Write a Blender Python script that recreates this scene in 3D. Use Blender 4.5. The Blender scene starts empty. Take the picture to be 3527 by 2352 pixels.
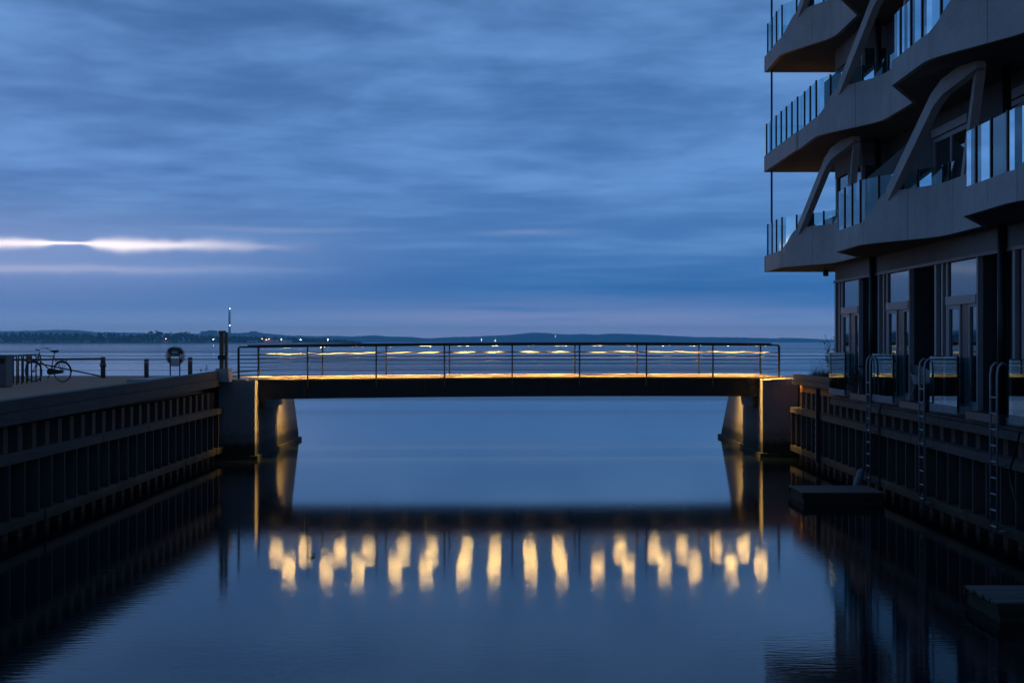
import bpy, math, random
from mathutils import Vector, Matrix
R = math.radians
rnd = random.Random(7)

# ------------------------------------------------------------------ camera, sky, sun, exposure
sc = bpy.context.scene
C = sc.collection
EYE, FOC, CX, CY = 3.86, 5500.0, 1785.0, 1176.0      # eye height, focal length and principal point in photo pixels
cam = bpy.data.cameras.new('camera'); camo = bpy.data.objects.new('camera', cam); C.objects.link(camo)
camo.location = (0, 0, EYE); camo.rotation_euler = (R(90), 0, 0)
cam.sensor_width = 36.0; cam.lens = FOC / 3527 * 36.0
cam.shift_x = -(CX - 1763.5) / 3527
cam.clip_start = 0.1; cam.clip_end = 60000
sc.camera = camo
vs = sc.view_settings
vs.view_transform = 'Standard'; vs.look = 'None'; vs.exposure = 0.0; vs.gamma = 1.0; vs.use_curve_mapping = False
cy = sc.cycles
cy.use_denoising = True; cy.max_bounces = 8; cy.diffuse_bounces = 3; cy.glossy_bounces = 4
cy.transmission_bounces = 6; cy.transparent_max_bounces = 24; cy.volume_bounces = 1
cy.sample_clamp_indirect = 12.0; cy.caustics_reflective = False; cy.caustics_refractive = False

def at(px, py, Y):                                    # a photo pixel at a known distance
    return Vector(((px - CX) / FOC * Y, Y, EYE - (py - CY) / FOC * Y))

class E:
    """tiny expression wrapper round shader math nodes"""
    def __init__(s, t, k): s.t = t; s.k = k
    def op(s, o, b=None, c=None, clamp=False):
        n = s.t.nodes.new('ShaderNodeMath'); n.operation = o; n.use_clamp = clamp
        for i, v in enumerate((s, b, c)):
            if v is None: continue
            if isinstance(v, E): s.t.links.new(v.k, n.inputs[i])
            else: n.inputs[i].default_value = v
        return E(s.t, n.outputs[0])
    def __add__(s, b): return s.op('ADD', b)
    def __sub__(s, b): return s.op('SUBTRACT', b)
    def __mul__(s, b): return s.op('MULTIPLY', b)
    def __truediv__(s, b): return s.op('DIVIDE', b)
    def mx(s, b): return s.op('MAXIMUM', b)
    def gauss(s, c, w):                               # exp(-((x-c)/w)^2)
        d = (s - c) * (1.0 / w)
        return (d * d * -1.0).op('EXPONENT')
    def step(s, a, b):
        n = s.t.nodes.new('ShaderNodeMapRange'); n.interpolation_type = 'SMOOTHSTEP'
        s.t.links.new(s.k, n.inputs[0]); n.inputs[1].default_value = a; n.inputs[2].default_value = b
        n.inputs[3].default_value = 0; n.inputs[4].default_value = 1
        return E(s.t, n.outputs[0])
def cxyz(t, x, y, z):
    n = t.nodes.new('ShaderNodeCombineXYZ')
    for i, v in enumerate((x, y, z)):
        if isinstance(v, E): t.links.new(v.k, n.inputs[i])
        else: n.inputs[i].default_value = v
    return n.outputs[0]
def noise(t, vec, scale, detail=4, rough=0.5, dist=0.0):
    n = t.nodes.new('ShaderNodeTexNoise'); n.inputs['Scale'].default_value = scale
    n.inputs['Detail'].default_value = detail; n.inputs['Roughness'].default_value = rough
    n.inputs['Distortion'].default_value = dist
    if vec is not None: t.links.new(vec, n.inputs['Vector'])
    return E(t, n.outputs[0])
def ramp(t, fac, stops, interp='LINEAR'):
    n = t.nodes.new('ShaderNodeValToRGB'); r = n.color_ramp; r.interpolation = interp
    while len(r.elements) < len(stops): r.elements.new(0.5)
    for e, (p, c) in zip(r.elements, stops): e.position = p; e.color = (*c, 1) if len(c) == 3 else c
    t.links.new(fac.k if isinstance(fac, E) else fac, n.inputs[0]); return n.outputs[0]
def mix(t, f, a, b, mode='MIX'):
    n = t.nodes.new('ShaderNodeMix'); n.data_type = 'RGBA'; n.blend_type = mode
    for i, v in ((0, f), (6, a), (7, b)):
        if isinstance(v, E): t.links.new(v.k, n.inputs[i])
        elif hasattr(v, 'is_linked'): t.links.new(v, n.inputs[i])
        elif isinstance(v, (tuple, list)): n.inputs[i].default_value = (*v, 1)
        else: n.inputs[i].default_value = v
    return n.outputs[2]
def srgb(r, g, b):
    f = lambda c: (c / 255 / 12.92) if c / 255 <= 0.04045 else ((c / 255 + 0.055) / 1.055) ** 2.4
    return (f(r), f(g), f(b))

world = bpy.data.worlds.new('World'); sc.world = world; world.use_nodes = True
wt = world.node_tree; wt.nodes.clear()
tc = wt.nodes.new('ShaderNodeTexCoord')
sep = wt.nodes.new('ShaderNodeSeparateXYZ'); wt.links.new(tc.outputs['Generated'], sep.inputs[0])
X, Y, Z = (E(wt, sep.outputs[i]) for i in range(3))
Zp = Z.mx(0.0)
# cloud layer: one three-dimensional pattern that flattens towards the horizon
cv = cxyz(wt, X / (Zp + 0.20) * 0.75, Y / (Zp + 0.20) * 0.55, (Zp + 0.06).op('POWER', -1.0) * 0.42)
big = noise(wt, cv, 1.1, 3, 0.5, 0.3)
med = noise(wt, cv, 2.6, 6, 0.52, 0.4)
fin = noise(wt, cv, 7.0, 5, 0.55, 0.3)
dens = big * 0.38 + med * 0.40 + fin * 0.22
lit = dens.step(0.385, 0.635)
dark_c = ramp(wt, Zp * 4.0, [(0.0, srgb(196, 204, 236)), (0.025, srgb(170, 188, 228)), (0.05, srgb(130, 162, 210)), (0.085, srgb(66, 118, 176)), (0.13, srgb(40, 99, 160)), (0.24, srgb(66, 114, 172)), (0.40, srgb(60, 106, 163)), (0.85, srgb(54, 94, 147)), (1.0, srgb(54, 92, 143))])
lite_c = ramp(wt, Zp * 4.0, [(0.0, srgb(204, 210, 240)), (0.025, srgb(182, 196, 232)), (0.05, srgb(142, 170, 214)), (0.085, srgb(76, 122, 178)), (0.13, srgb(52, 112, 172)), (0.24, srgb(92, 139, 192)), (0.40, srgb(96, 142, 200)), (0.85, srgb(100, 144, 199)), (1.0, srgb(94, 136, 190))])
clouds = mix(wt, lit, dark_c, lite_c)
# rosy air low over the bay
rose = Zp.gauss(0.008, 0.014) * X.gauss(0.03, 0.16) * Y.step(0.2, 0.9) * noise(wt, cv, 3.0, 4).step(0.3, 0.62)
clouds = mix(wt, rose * 0.55, clouds, srgb(186, 174, 214))
# the break in the cloud where the low sun stands
wob = (noise(wt, cxyz(wt, X * 14.0, Y * 2.0, Zp * 20.0), 1.0, 4) - 0.5) * 0.010
thin = noise(wt, cxyz(wt, X * 11.0, 0.3, Zp * 3.0), 1.0, 3).step(0.30, 0.62)
west = (X * -1.0).step(0.11, 0.30) * (X * -1.0).step(0.95, 0.6) * Y.step(0.0, 0.5)
wid = noise(wt, cxyz(wt, X * 13.0, 4.0, Zp * 2.0), 1.0, 3, 0.6).step(0.34, 0.62) * 0.0030 + 0.0007
dg = ((Zp + wob * 0.6) - 0.0585) / wid
gap = (dg * dg * -1.0).op('EXPONENT') * west * (thin * 0.7 + 0.3)
gap2 = (Zp + wob * 0.8).gauss(0.0440, 0.0024) * (X * -1.0).step(0.08, 0.30) * Y.step(0.0, 0.5) * 0.13
gap3 = (Zp + wob * 0.6).gauss(0.0690, 0.0016) * X.gauss(-0.155, 0.05) * Y.step(0.0, 0.5) * 0.05
gap4 = (Zp + wob * 0.6).gauss(0.0685, 0.0018) * X.gauss(0.005, 0.028) * Y.step(0.0, 0.5) * 0.05
glow = (Zp).gauss(0.054, 0.022) * (X * -1.0).step(0.05, 0.34) * Y.step(0.0, 0.5) * 0.05
br = (gap * 1.0 + gap2 + gap3 + gap4 + glow)
clouds = mix(wt, Zp.gauss(0.045, 0.03) * (X * -1.0).step(-0.02, 0.30) * Y.step(0.0, 0.5) * 0.55, clouds, srgb(116, 150, 204))
clouds = mix(wt, br.op('MINIMUM', 1.0), clouds, (1.5, 1.3, 1.25))
# dusk: the half of the sky away from the glow is dimmer, and so is the zenith
fall = (Y.step(-0.7, 0.75) * 0.35 + 0.65) * (Zp.step(1.0, 0.15) * 0.15 + 0.85)
dim = wt.nodes.new('ShaderNodeVectorMath'); dim.operation = 'SCALE'
wt.links.new(clouds, dim.inputs[0]); wt.links.new(fall.k, dim.inputs['Scale'])
sky = wt.nodes.new('ShaderNodeTexSky'); sky.sky_type = 'NISHITA'; sky.sun_disc = False
sky.sun_elevation = R(1.0); sky.sun_rotation = R(-20); sky.air_density = 1.2
bg1 = wt.nodes.new('ShaderNodeBackground'); wt.links.new(dim.outputs[0], bg1.inputs[0]); bg1.inputs[1].default_value = 1.24
bg2 = wt.nodes.new('ShaderNodeBackground'); wt.links.new(sky.outputs[0], bg2.inputs[0]); bg2.inputs[1].default_value = 0.05
ms = wt.nodes.new('ShaderNodeMixShader'); ms.inputs[0].default_value = 0.95
wt.links.new(bg2.outputs[0], ms.inputs[1]); wt.links.new(bg1.outputs[0], ms.inputs[2])
wo = wt.nodes.new('ShaderNodeOutputWorld'); wt.links.new(ms.outputs[0], wo.inputs[0])

sun = bpy.data.lights.new('sun', 'SUN'); sun.energy = 0.001; sun.angle = R(14); sun.color = (1.0, 0.86, 0.8)
suno = bpy.data.objects.new('sun', sun); C.objects.link(suno)
suno.rotation_euler = Vector((-math.sin(R(20)), math.cos(R(20)), math.tan(R(3.4)))).to_track_quat('Z', 'Y').to_euler()

# ------------------------------------------------------------------ helpers
class MB:
    def __init__(s): s.v = []; s.f = []
    def quadbox(s, p):                                # 8 corners: bottom ring, top ring
        n = len(s.v); s.v += [tuple(q) for q in p]
        for f in ((3, 2, 1, 0), (4, 5, 6, 7), (0, 1, 5, 4), (1, 2, 6, 5), (2, 3, 7, 6), (3, 0, 4, 7)):
            s.f.append(tuple(n + i for i in f))
        return s
    def box(s, x0, x1, y0, y1, z0, z1):
        return s.quadbox([(x0, y0, z0), (x1, y0, z0), (x1, y1, z0), (x0, y1, z0), (x0, y0, z1), (x1, y0, z1), (x1, y1, z1), (x0, y1, z1)])
    def bar(s, a, b, w, h, up=(0, 0, 1)):             # w sideways, h along up
        a = Vector(a); b = Vector(b); d = (b - a).normalized(); u = Vector(up)
        if abs(d.dot(u)) > 0.99: u = Vector((0, 1, 0))
        sd = d.cross(u).normalized() * (w / 2); uu = sd.cross(d).normalized() * (h / 2)
        return s.quadbox([a - sd - uu, a + sd - uu, b + sd - uu, b - sd - uu, a - sd + uu, a + sd + uu, b + sd + uu, b - sd + uu])
    def tube(s, pts, r, n=8, cap=True):
        pts = [Vector(p) for p in pts]; rs = r if isinstance(r, (list, tuple)) else [r] * len(pts)
        base = len(s.v); prev = None
        for i, p in enumerate(pts):
            d = (pts[min(i + 1, len(pts) - 1)] - pts[max(i - 1, 0)]).normalized()
            if prev is None:
                a = d.orthogonal().normalized()
            else:
                a = (prev - d * prev.dot(d)).normalized()
            prev = a; b = d.cross(a)
            for k in range(n):
                t = 2 * math.pi * k / n; s.v.append(tuple(p + (a * math.cos(t) + b * math.sin(t)) * rs[i]))
        for i in range(len(pts) - 1):
            for k in range(n):
                s.f.append((base + i * n + k, base + i * n + (k + 1) % n, base + (i + 1) * n + (k + 1) % n, base + (i + 1) * n + k))
        if cap:
            s.f.append(tuple(base + k for k in reversed(range(n))))
            s.f.append(tuple(base + (len(pts) - 1) * n + k for k in range(n)))
        return s
    def lathe(s, prof, n=16, c=(0, 0, 0)):            # (r, z) profile about a vertical axis
        base = len(s.v)
        for r_, z in prof:
            for k in range(n):
                t = 2 * math.pi * k / n; s.v.append((c[0] + r_ * math.cos(t), c[1] + r_ * math.sin(t), c[2] + z))
        for i in range(len(prof) - 1):
            for k in range(n):
                s.f.append((base + i * n + k, base + i * n + (k + 1) % n, base + (i + 1) * n + (k + 1) % n, base + (i + 1) * n + k))
        s.f.append(tuple(base + k for k in reversed(range(n))))
        s.f.append(tuple(base + (len(prof) - 1) * n + k for k in range(n)))
        return s
    def torus(s, c, R_, r_, ax='Y', n=28, m=8, a0=0, a1=2 * math.pi):
        base = len(s.v); full = abs(a1 - a0 - 2 * math.pi) < 1e-6; cnt = n if full else n + 1
        for i in range(cnt):
            t = a0 + (a1 - a0) * i / n
            for k in range(m):
                q = 2 * math.pi * k / m; rr = R_ + r_ * math.cos(q); o = r_ * math.sin(q)
                x, z = rr * math.cos(t), rr * math.sin(t)
                s.v.append((c[0] + x, c[1] + o, c[2] + z) if ax == 'Y' else (c[0] + x, c[1] + z, c[2] + o))
        for i in range(n):
            j = (i + 1) % cnt
            for k in range(m):
                s.f.append((base + i * m + k, base + i * m + (k + 1) % m, base + j * m + (k + 1) % m, base + j * m + k))
        return s
    def prism(s, poly, y0, y1):                       # polygon in x,z extruded along y
        n = len(s.v); k = len(poly)
        s.v += [(x, y0, z) for x, z in poly] + [(x, y1, z) for x, z in poly]
        s.f.append(tuple(range(n, n + k))); s.f.append(tuple(reversed(range(n + k, n + 2 * k))))
        for i in range(k): s.f.append((n + i, n + k + i, n + k + (i + 1) % k, n + (i + 1) % k))
        return s
    def prismz(s, poly, z0, z1):                      # polygon in x,y extruded along z
        n = len(s.v); k = len(poly)
        s.v += [(x, y, z0) for x, y in poly] + [(x, y, z1) for x, y in poly]
        s.f.append(tuple(reversed(range(n, n + k)))); s.f.append(tuple(range(n + k, n + 2 * k)))
        for i in range(k): s.f.append((n + i, n + (i + 1) % k, n + k + (i + 1) % k, n + k + i))
        return s
    def mesh(s, name, m, smooth=False):
        me = bpy.data.meshes.new(name); me.from_pydata(s.v, [], s.f); me.materials.append(m)
        import bmesh
        b = bmesh.new(); b.from_mesh(me); bmesh.ops.recalc_face_normals(b, faces=b.faces[:]); b.to_mesh(me); b.free()
        if smooth:
            for p in me.polygons: p.use_smooth = True
        return me

def wloc(o):
    v = Vector((0, 0, 0))
    while o: v += o.location; o = o.parent
    return v
def link(name, me, parent=None, loc=(0, 0, 0), rot=None):
    o = bpy.data.objects.new(name, me); C.objects.link(o); o.location = loc
    if rot: o.rotation_euler = rot
    if parent: o.parent = parent
    return o
def part(name, mb, m, parent, smooth=False, local=False):   # world coordinates -> child
    o = link(name, mb.mesh(name, m, smooth), parent)
    if parent and not local: o.location = -wloc(parent)
    return o
def tag(o, label, cat, group=None):
    o['label'] = label; o['category'] = cat
    if group: o['group'] = group
    return o
def thing(name, label, cat, loc=(0, 0, 0), rz=0, group=None):
    o = bpy.data.objects.new(name, None); C.objects.link(o); o.location = loc; o.rotation_euler = (0, 0, rz)
    o.empty_display_size = 0.2
    return tag(o, label, cat, group)
def single(name, mb, m, label, cat, group=None, smooth=False):
    return tag(link(name, mb.mesh(name, m, smooth)), label, cat, group)
def struct(name, mb, m, smooth=False):
    o = link(name, mb.mesh(name, m, smooth)); o['kind'] = 'structure'; return o

# ------------------------------------------------------------------ materials
def base(name):
    m = bpy.data.materials.new(name); m.use_nodes = True; t = m.node_tree; t.nodes.clear()
    o = t.nodes.new('ShaderNodeOutputMaterial'); p = t.nodes.new('ShaderNodeBsdfPrincipled')
    t.links.new(p.outputs[0], o.inputs[0]); return m, t, p, o
def wpos(t):
    return t.nodes.new('ShaderNodeNewGeometry').outputs['Position']
def mat(name, col, rough=0.6, metal=0.0, var=0.25, scale=4.0, stretch=(1, 1, 1), bump=0.0, bscale=30.0, spec=0.4):
    m, t, p, o = base(name)
    mp = t.nodes.new('ShaderNodeMapping'); mp.inputs['Scale'].default_value = stretch
    t.links.new(wpos(t), mp.inputs['Vector'])
    n = noise(t, mp.outputs[0], scale, 6, 0.6)
    c = ramp(t, n, [(0.28, tuple(k * (1 - var) for k in col)), (0.72, tuple(min(1, k * (1 + var)) for k in col))])
    t.links.new(c, p.inputs['Base Color']); p.inputs['Metallic'].default_value = metal
    p.inputs['Specular IOR Level'].default_value = spec
    rr = n * 0.2 + (rough - 0.1); t.links.new(rr.k, p.inputs['Roughness'])
    if bump:
        b = t.nodes.new('ShaderNodeBump'); b.inputs['Strength'].default_value = bump; b.inputs['Distance'].default_value = 0.01
        t.links.new(noise(t, mp.outputs[0], bscale, 5, 0.6).k, b.inputs['Height']); t.links.new(b.outputs[0], p.inputs['Normal'])
    return m
def concrete(name, col, tide=True, streak=0.5, bump=0.25):
    m, t, p, o = base(name); P = wpos(t)
    mp = t.nodes.new('ShaderNodeMapping'); mp.inputs['Scale'].default_value = (3, 3, 0.25); t.links.new(P, mp.inputs['Vector'])
    n1 = noise(t, P, 1.3, 6, 0.6); n2 = noise(t, P, 14, 5, 0.65); n3 = noise(t, mp.outputs[0], 1.6, 5, 0.6)
    c = ramp(t, n1 * 0.6 + n2 * 0.4, [(0.3, tuple(k * 0.78 for k in col)), (0.7, tuple(k * 1.15 for k in col))])
    c = mix(t, n3.step(0.52, 0.75) * streak, c, tuple(k * q for k, q in zip(col, (0.42, 0.38, 0.34))))
    if tide:
        s = t.nodes.new('ShaderNodeSeparateXYZ'); t.links.new(P, s.inputs[0]); z = E(t, s.outputs[2])
        edge = (z + (n2 - 0.5) * 0.35 + (n3 - 0.5) * 0.3)
        c = mix(t, edge.step(0.72, 0.38), c, (0.020, 0.021, 0.012))
        c = mix(t, edge.gauss(0.72, 0.16) * 0.5, c, (0.09, 0.055, 0.025))
    t.links.new(c, p.inputs['Base Color']); p.inputs['Roughness'].default_value = 0.82; p.inputs['Specular IOR Level'].default_value = 0.3
    b = t.nodes.new('ShaderNodeBump'); b.inputs['Strength'].default_value = bump; b.inputs['Distance'].default_value = 0.012
    t.links.new((n2 + noise(t, P, 45, 3) * 0.4).k, b.inputs['Height']); t.links.new(b.outputs[0], p.inputs['Normal'])
    return m
def wood(name, col, axis=1, var=0.4, rough=0.75, moss=False):
    m, t, p, o = base(name); P = wpos(t)
    st = [9, 9, 9]; st[axis] = 0.7
    mp = t.nodes.new('ShaderNodeMapping'); mp.inputs['Scale'].default_value = st; t.links.new(P, mp.inputs['Vector'])
    oi = t.nodes.new('ShaderNodeObjectInfo')
    n = noise(t, mp.outputs[0], 2.2, 7, 0.65, 0.5); big = noise(t, P, 0.8, 3)
    f = n * 0.6 + big * 0.25 + E(t, oi.outputs['Random']) * 0.15
    c = ramp(t, f, [(0.3, tuple(k * (1 - var) for k in col)), (0.52, col), (0.75, tuple(k * (1 + var) for k in col))])
    if moss:
        s = t.nodes.new('ShaderNodeSeparateXYZ'); t.links.new(P, s.inputs[0]); z = E(t, s.outputs[2])
        c = mix(t, (z + (big - 0.5) * 0.5).step(0.62, 0.25) * 0.9, c, (0.016, 0.02, 0.008))
    t.links.new(c, p.inputs['Base Color']); p.inputs['Roughness'].default_value = rough; p.inputs['Specular IOR Level'].default_value = 0.3
    b = t.nodes.new('ShaderNodeBump'); b.inputs['Strength'].default_value = 0.35; b.inputs['Distance'].default_value = 0.01
    t.links.new(n.k, b.inputs['Height']); t.links.new(b.outputs[0], p.inputs['Normal'])
    return m
def glass(name, tint, rough=0.01, body=0.0):
    m = bpy.data.materials.new(name); m.use_nodes = True; t = m.node_tree; t.nodes.clear()
    o = t.nodes.new('ShaderNodeOutputMaterial')
    tr = t.nodes.new('ShaderNodeBsdfTransparent'); tr.inputs[0].default_value = (*tint, 1)
    gl = t.nodes.new('ShaderNodeBsdfGlossy'); gl.inputs['Roughness'].default_value = rough; gl.inputs['Color'].default_value = (0.66, 0.92, 1.0, 1)
    fr = t.nodes.new('ShaderNodeFresnel'); fr.inputs[0].default_value = 1.52
    bp = t.nodes.new('ShaderNodeBump'); bp.inputs['Strength'].default_value = 0.05; bp.inputs['Distance'].default_value = 0.01
    t.links.new(noise(t, wpos(t), 0.9, 1).k, bp.inputs['Height'])
    t.links.new(bp.outputs[0], gl.inputs['Normal'])
    f = (E(t, fr.outputs[0]) * 1.15 + body).op('MINIMUM', 1.0)
    x = t.nodes.new('ShaderNodeMixShader'); t.links.new(f.k, x.inputs[0])
    t.links.new(tr.outputs[0], x.inputs[1]); t.links.new(gl.outputs[0], x.inputs[2]); t.links.new(x.outputs[0], o.inputs[0])
    return m
def emit(name, col, s):
    m = bpy.data.materials.new(name); m.use_nodes = True; t = m.node_tree; t.nodes.clear()
    o = t.nodes.new('ShaderNodeOutputMaterial'); e = t.nodes.new('ShaderNodeEmission')
    e.inputs[0].default_value = (*col, 1); e.inputs[1].default_value = s; t.links.new(e.outputs[0], o.inputs[0]); return m

M = {}
M['abut'] = concrete('abutment_concrete', (0.25, 0.24, 0.235))
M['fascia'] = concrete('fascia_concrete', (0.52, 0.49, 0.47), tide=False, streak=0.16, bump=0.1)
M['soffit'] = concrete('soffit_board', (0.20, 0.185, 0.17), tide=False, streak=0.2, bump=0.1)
M['beam'] = concrete('edge_beam_concrete', (0.24, 0.225, 0.21), tide=False, streak=0.35)
M['terrace'] = concrete('terrace_concrete', (0.30, 0.30, 0.31), tide=False, streak=0.2)
M['block'] = concrete('block_concrete', (0.36, 0.34, 0.32), tide=False, streak=0.3)
M['paving'] = concrete('quay_paving', (0.42, 0.19, 0.095), tide=False, streak=0.0, bump=0.2)  # red-brown base colour carries the warm glow of an unbuilt street lamp
M['piles'] = mat('rusty_sheet_steel', (0.05, 0.037, 0.030), 0.7, 0.0, 0.5, 2.5, (1, 1, 0.35), 0.4, 20)
M['timber'] = wood('dark_quay_timber', (0.088, 0.076, 0.066), 1, 0.4, moss=True)
M['fender'] = wood('fender_timber', (0.07, 0.066, 0.062), 2, 0.4, moss=True)
M['post'] = wood('brown_post_timber', (0.24, 0.14, 0.07), 2, 0.35)
M['plank'] = wood('deck_plank_timber', (0.20, 0.16, 0.115), 1, 0.3, 0.55)
M['handrail'] = wood('handrail_timber', (0.10, 0.075, 0.05), 0, 0.3, 0.5)
M['rail'] = mat('dark_rail_steel', (0.028, 0.028, 0.028), 0.6, 0.0, 0.2, 6)
M['rod'] = mat('black_rail_rod', (0.012, 0.012, 0.012), 0.7, 0.0, 0.2, 6, spec=0.15)
M['girder'] = mat('black_girder_paint', (0.018, 0.017, 0.016), 0.6, 0.0, 0.3, 3, bump=0.1)
M['galv'] = mat('galvanised_steel', (0.34, 0.35, 0.36), 0.45, 0.5, 0.2, 8)
M['dark'] = mat('dark_cladding', (0.030, 0.032, 0.036), 0.5, 0.0, 0.3, 3, (1, 1, 0.3))
M['wallup'] = mat('grey_render_wall', (0.12, 0.12, 0.125), 0.8, 0.0, 0.2, 2)
M['frame'] = mat('window_frame_grey', (0.30, 0.29, 0.30), 0.45, 0.0, 0.12, 5)
M['framed'] = mat('window_frame_dark', (0.03, 0.03, 0.032), 0.45, 0.0, 0.12, 5)
M['blackmetal'] = mat('black_powder_coat', (0.016, 0.017, 0.018), 0.4, 0.3, 0.2, 6)
M['screen'] = mat('balcony_screen_panel', (0.26, 0.30, 0.31), 0.5, 0.0, 0.1, 3)
M['glass'] = glass('balcony_glass', (0.62, 0.80, 0.84), 0.01, 0.03)
M['window'] = None
def window_mat():
    m, t, p, o = base('window_glass')
    n = noise(t, wpos(t), 0.7, 2)
    t.links.new(ramp(t, n, [(0.3, (0.006, 0.008, 0.009)), (0.7, (0.012, 0.016, 0.017))]), p.inputs['Base Color'])
    p.inputs['Roughness'].default_value = 0.02; p.inputs['IOR'].default_value = 2.6; p.inputs['Specular Tint'].default_value = (0.52, 0.88, 1.0, 1); p.inputs['Specular IOR Level'].default_value = 0.5
    b = t.nodes.new('ShaderNodeBump'); b.inputs['Strength'].default_value = 0.05; b.inputs['Distance'].default_value = 0.01
    t.links.new(noise(t, wpos(t), 0.8, 1).k, b.inputs['Height']); t.links.new(b.outputs[0], p.inputs['Normal'])
    return m
M['window'] = window_mat()
LEDC = (1.0, 0.56, 0.12)
LEDW = 130.0
M['led'] = emit('warm_led', (1.0, 0.62, 0.17), 330.0)
M['lamp'] = emit('far_lamp_white', (1.0, 0.86, 0.66), 60.0)
M['lampr'] = emit('far_lamp_red', (1.0, 0.35, 0.18), 30.0)
M['lampw'] = emit('chimney_lamp', (0.9, 0.95, 1.0), 25.0)
M['leaf'] = mat('leaf_green', (0.055, 0.075, 0.025), 0.6, 0, 0.5, 12)
M['grass'] = mat('dry_grass', (0.11, 0.10, 0.045), 0.8, 0, 0.4, 12)
M['stem'] = mat('stem_brown', (0.06, 0.045, 0.03), 0.8, 0, 0.3, 12)
M['pot'] = mat('dark_pot', (0.05, 0.04, 0.036), 0.6, 0, 0.2, 6)
M['flower'] = mat('dark_blossom', (0.06, 0.02, 0.03), 0.7, 0, 0.5, 18)
M['shell'] = mat('pale_chair_shell', (0.42, 0.42, 0.42), 0.5, 0, 0.1, 6)
M['chairleg'] = mat('chair_leg_wood', (0.20, 0.10, 0.05), 0.5, 0, 0.2, 10)
M['rubber'] = mat('black_rubber', (0.012, 0.012, 0.012), 0.7, 0, 0.2, 12)
M['bikeframe'] = mat('black_bike_paint', (0.014, 0.015, 0.016), 0.3, 0, 0.1, 12, spec=0.5)
M['chrome'] = mat('worn_chrome', (0.40, 0.40, 0.41), 0.3, 0.9, 0.2, 12)
M['orange'] = mat('orange_plastic', (0.32, 0.11, 0.02), 0.6, 0, 0.2, 10)
M['bin'] = mat('bin_grey_steel', (0.11, 0.11, 0.115), 0.5, 0.3, 0.2, 4)
M['bollard'] = mat('bollard_grey', (0.085, 0.085, 0.09), 0.55, 0.2, 0.2, 4)
M['band'] = mat('reflective_band', (0.35, 0.28, 0.27), 0.4, 0, 0.1, 6)
M['barrier'] = mat('barrier_steel', (0.10, 0.09, 0.08), 0.5, 0.4, 0.2, 5)
M['red'] = mat('lifebuoy_red', (0.30, 0.016, 0.018), 0.55, 0, 0.15, 8)
M['white'] = mat('lifebuoy_white', (0.50, 0.49, 0.49), 0.55, 0, 0.1, 8)
M['green'] = mat('sign_green', (0.0, 0.09, 0.045), 0.5, 0, 0.1, 8)
M['signw'] = mat('sign_white', (0.42, 0.42, 0.42), 0.5, 0, 0.1, 8)
M['blue'] = mat('blue_plastic', (0.02, 0.06, 0.20), 0.5, 0, 0.2, 6)
M['greyplastic'] = mat('grey_fender_plastic', (0.16, 0.19, 0.23), 0.5, 0, 0.2, 6)
M['moss'] = mat('mossy_hull', (0.030, 0.030, 0.014), 0.9, 0, 0.6, 9, bump=0.5)
M['deckgrey'] = wood('weathered_float_deck', (0.12, 0.115, 0.105), 0, 0.3)
M['hill'] = mat('wooded_hill', (0.035, 0.050, 0.035), 0.95, 0, 0.4, 0.012)
M['wood_far'] = mat('far_tree_foliage', (0.030, 0.040, 0.022), 0.95, 0, 0.6, 0.05)
M['land'] = mat('shore_ground', (0.06, 0.06, 0.04), 0.95, 0, 0.4, 0.02)
M['sand'] = mat('shore_sand', (0.22, 0.18, 0.15), 0.9, 0, 0.3, 0.03)
M['housew'] = mat('house_white', (0.50, 0.50, 0.50), 0.8, 0, 0.1, 0.2)
M['houser'] = mat('house_brick', (0.22, 0.09, 0.06), 0.8, 0, 0.2, 0.2)
M['roofr'] = mat('roof_tile_red', (0.20, 0.06, 0.04), 0.8, 0, 0.2, 0.2)
M['roofd'] = mat('roof_tile_dark', (0.07, 0.065, 0.065), 0.8, 0, 0.2, 0.2)
M['farconc'] = mat('far_concrete', (0.30, 0.30, 0.30), 0.8, 0, 0.1, 0.05)
M['fardark'] = mat('far_window_dark', (0.03, 0.035, 0.04), 0.4, 0, 0.1, 0.5)
M['leaf_dark'] = mat('floating_leaf_dark', (0.012, 0.012, 0.008), 0.8, 0, 0.3, 30)
M['rope'] = mat('grab_line', (0.20, 0.16, 0.12), 0.8, 0, 0.2, 20)

def water_mat():
    m, t, p, o = base('water'); P = wpos(t)
    p.inputs['Base Color'].default_value = (0.004, 0.007, 0.010, 1); p.inputs['IOR'].default_value = 1.25
    p.inputs['Specular IOR Level'].default_value = 0.5
    s = t.nodes.new('ShaderNodeSeparateXYZ'); t.links.new(P, s.inputs[0]); x, y = E(t, s.outputs[0]), E(t, s.outputs[1])
    open_sea = y.step(62, 120)
    # wind lanes lying across the bay
    lane = noise(t, cxyz(t, x * 0.0009, y * 0.011, 0.0), 1.0, 4, 0.55).step(0.44, 0.58)
    rr = (lane * 0.28 + 0.01) * open_sea + 0.056
    t.links.new(rr.k, p.inputs['Roughness'])
    fine = noise(t, cxyz(t, x * 3.2, y * 9.0, 0.0), 1.0, 3, 0.5)
    slow = noise(t, cxyz(t, x * 0.9, y * 1.6, 3.0), 1.0, 3, 0.5)
    b = t.nodes.new('ShaderNodeBump'); b.inputs['Strength'].default_value = 1.0; b.inputs['Distance'].default_value = 1.0
    t.links.new((fine * (y.step(39, 29) * 0.0007 + 0.00075) + slow * 0.00003).k, b.inputs['Height'])
    t.links.new(b.outputs[0], p.inputs['Normal'])
    return m
M['water'] = water_mat()

# ------------------------------------------------------------------ the setting
w = MB(); w.v = [(-14000, -60, 0), (14000, -60, 0), (14000, 16000, 0), (-14000, 16000, 0)]; w.f = [(0, 1, 2, 3)]
struct('water', w, M['water'])

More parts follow.
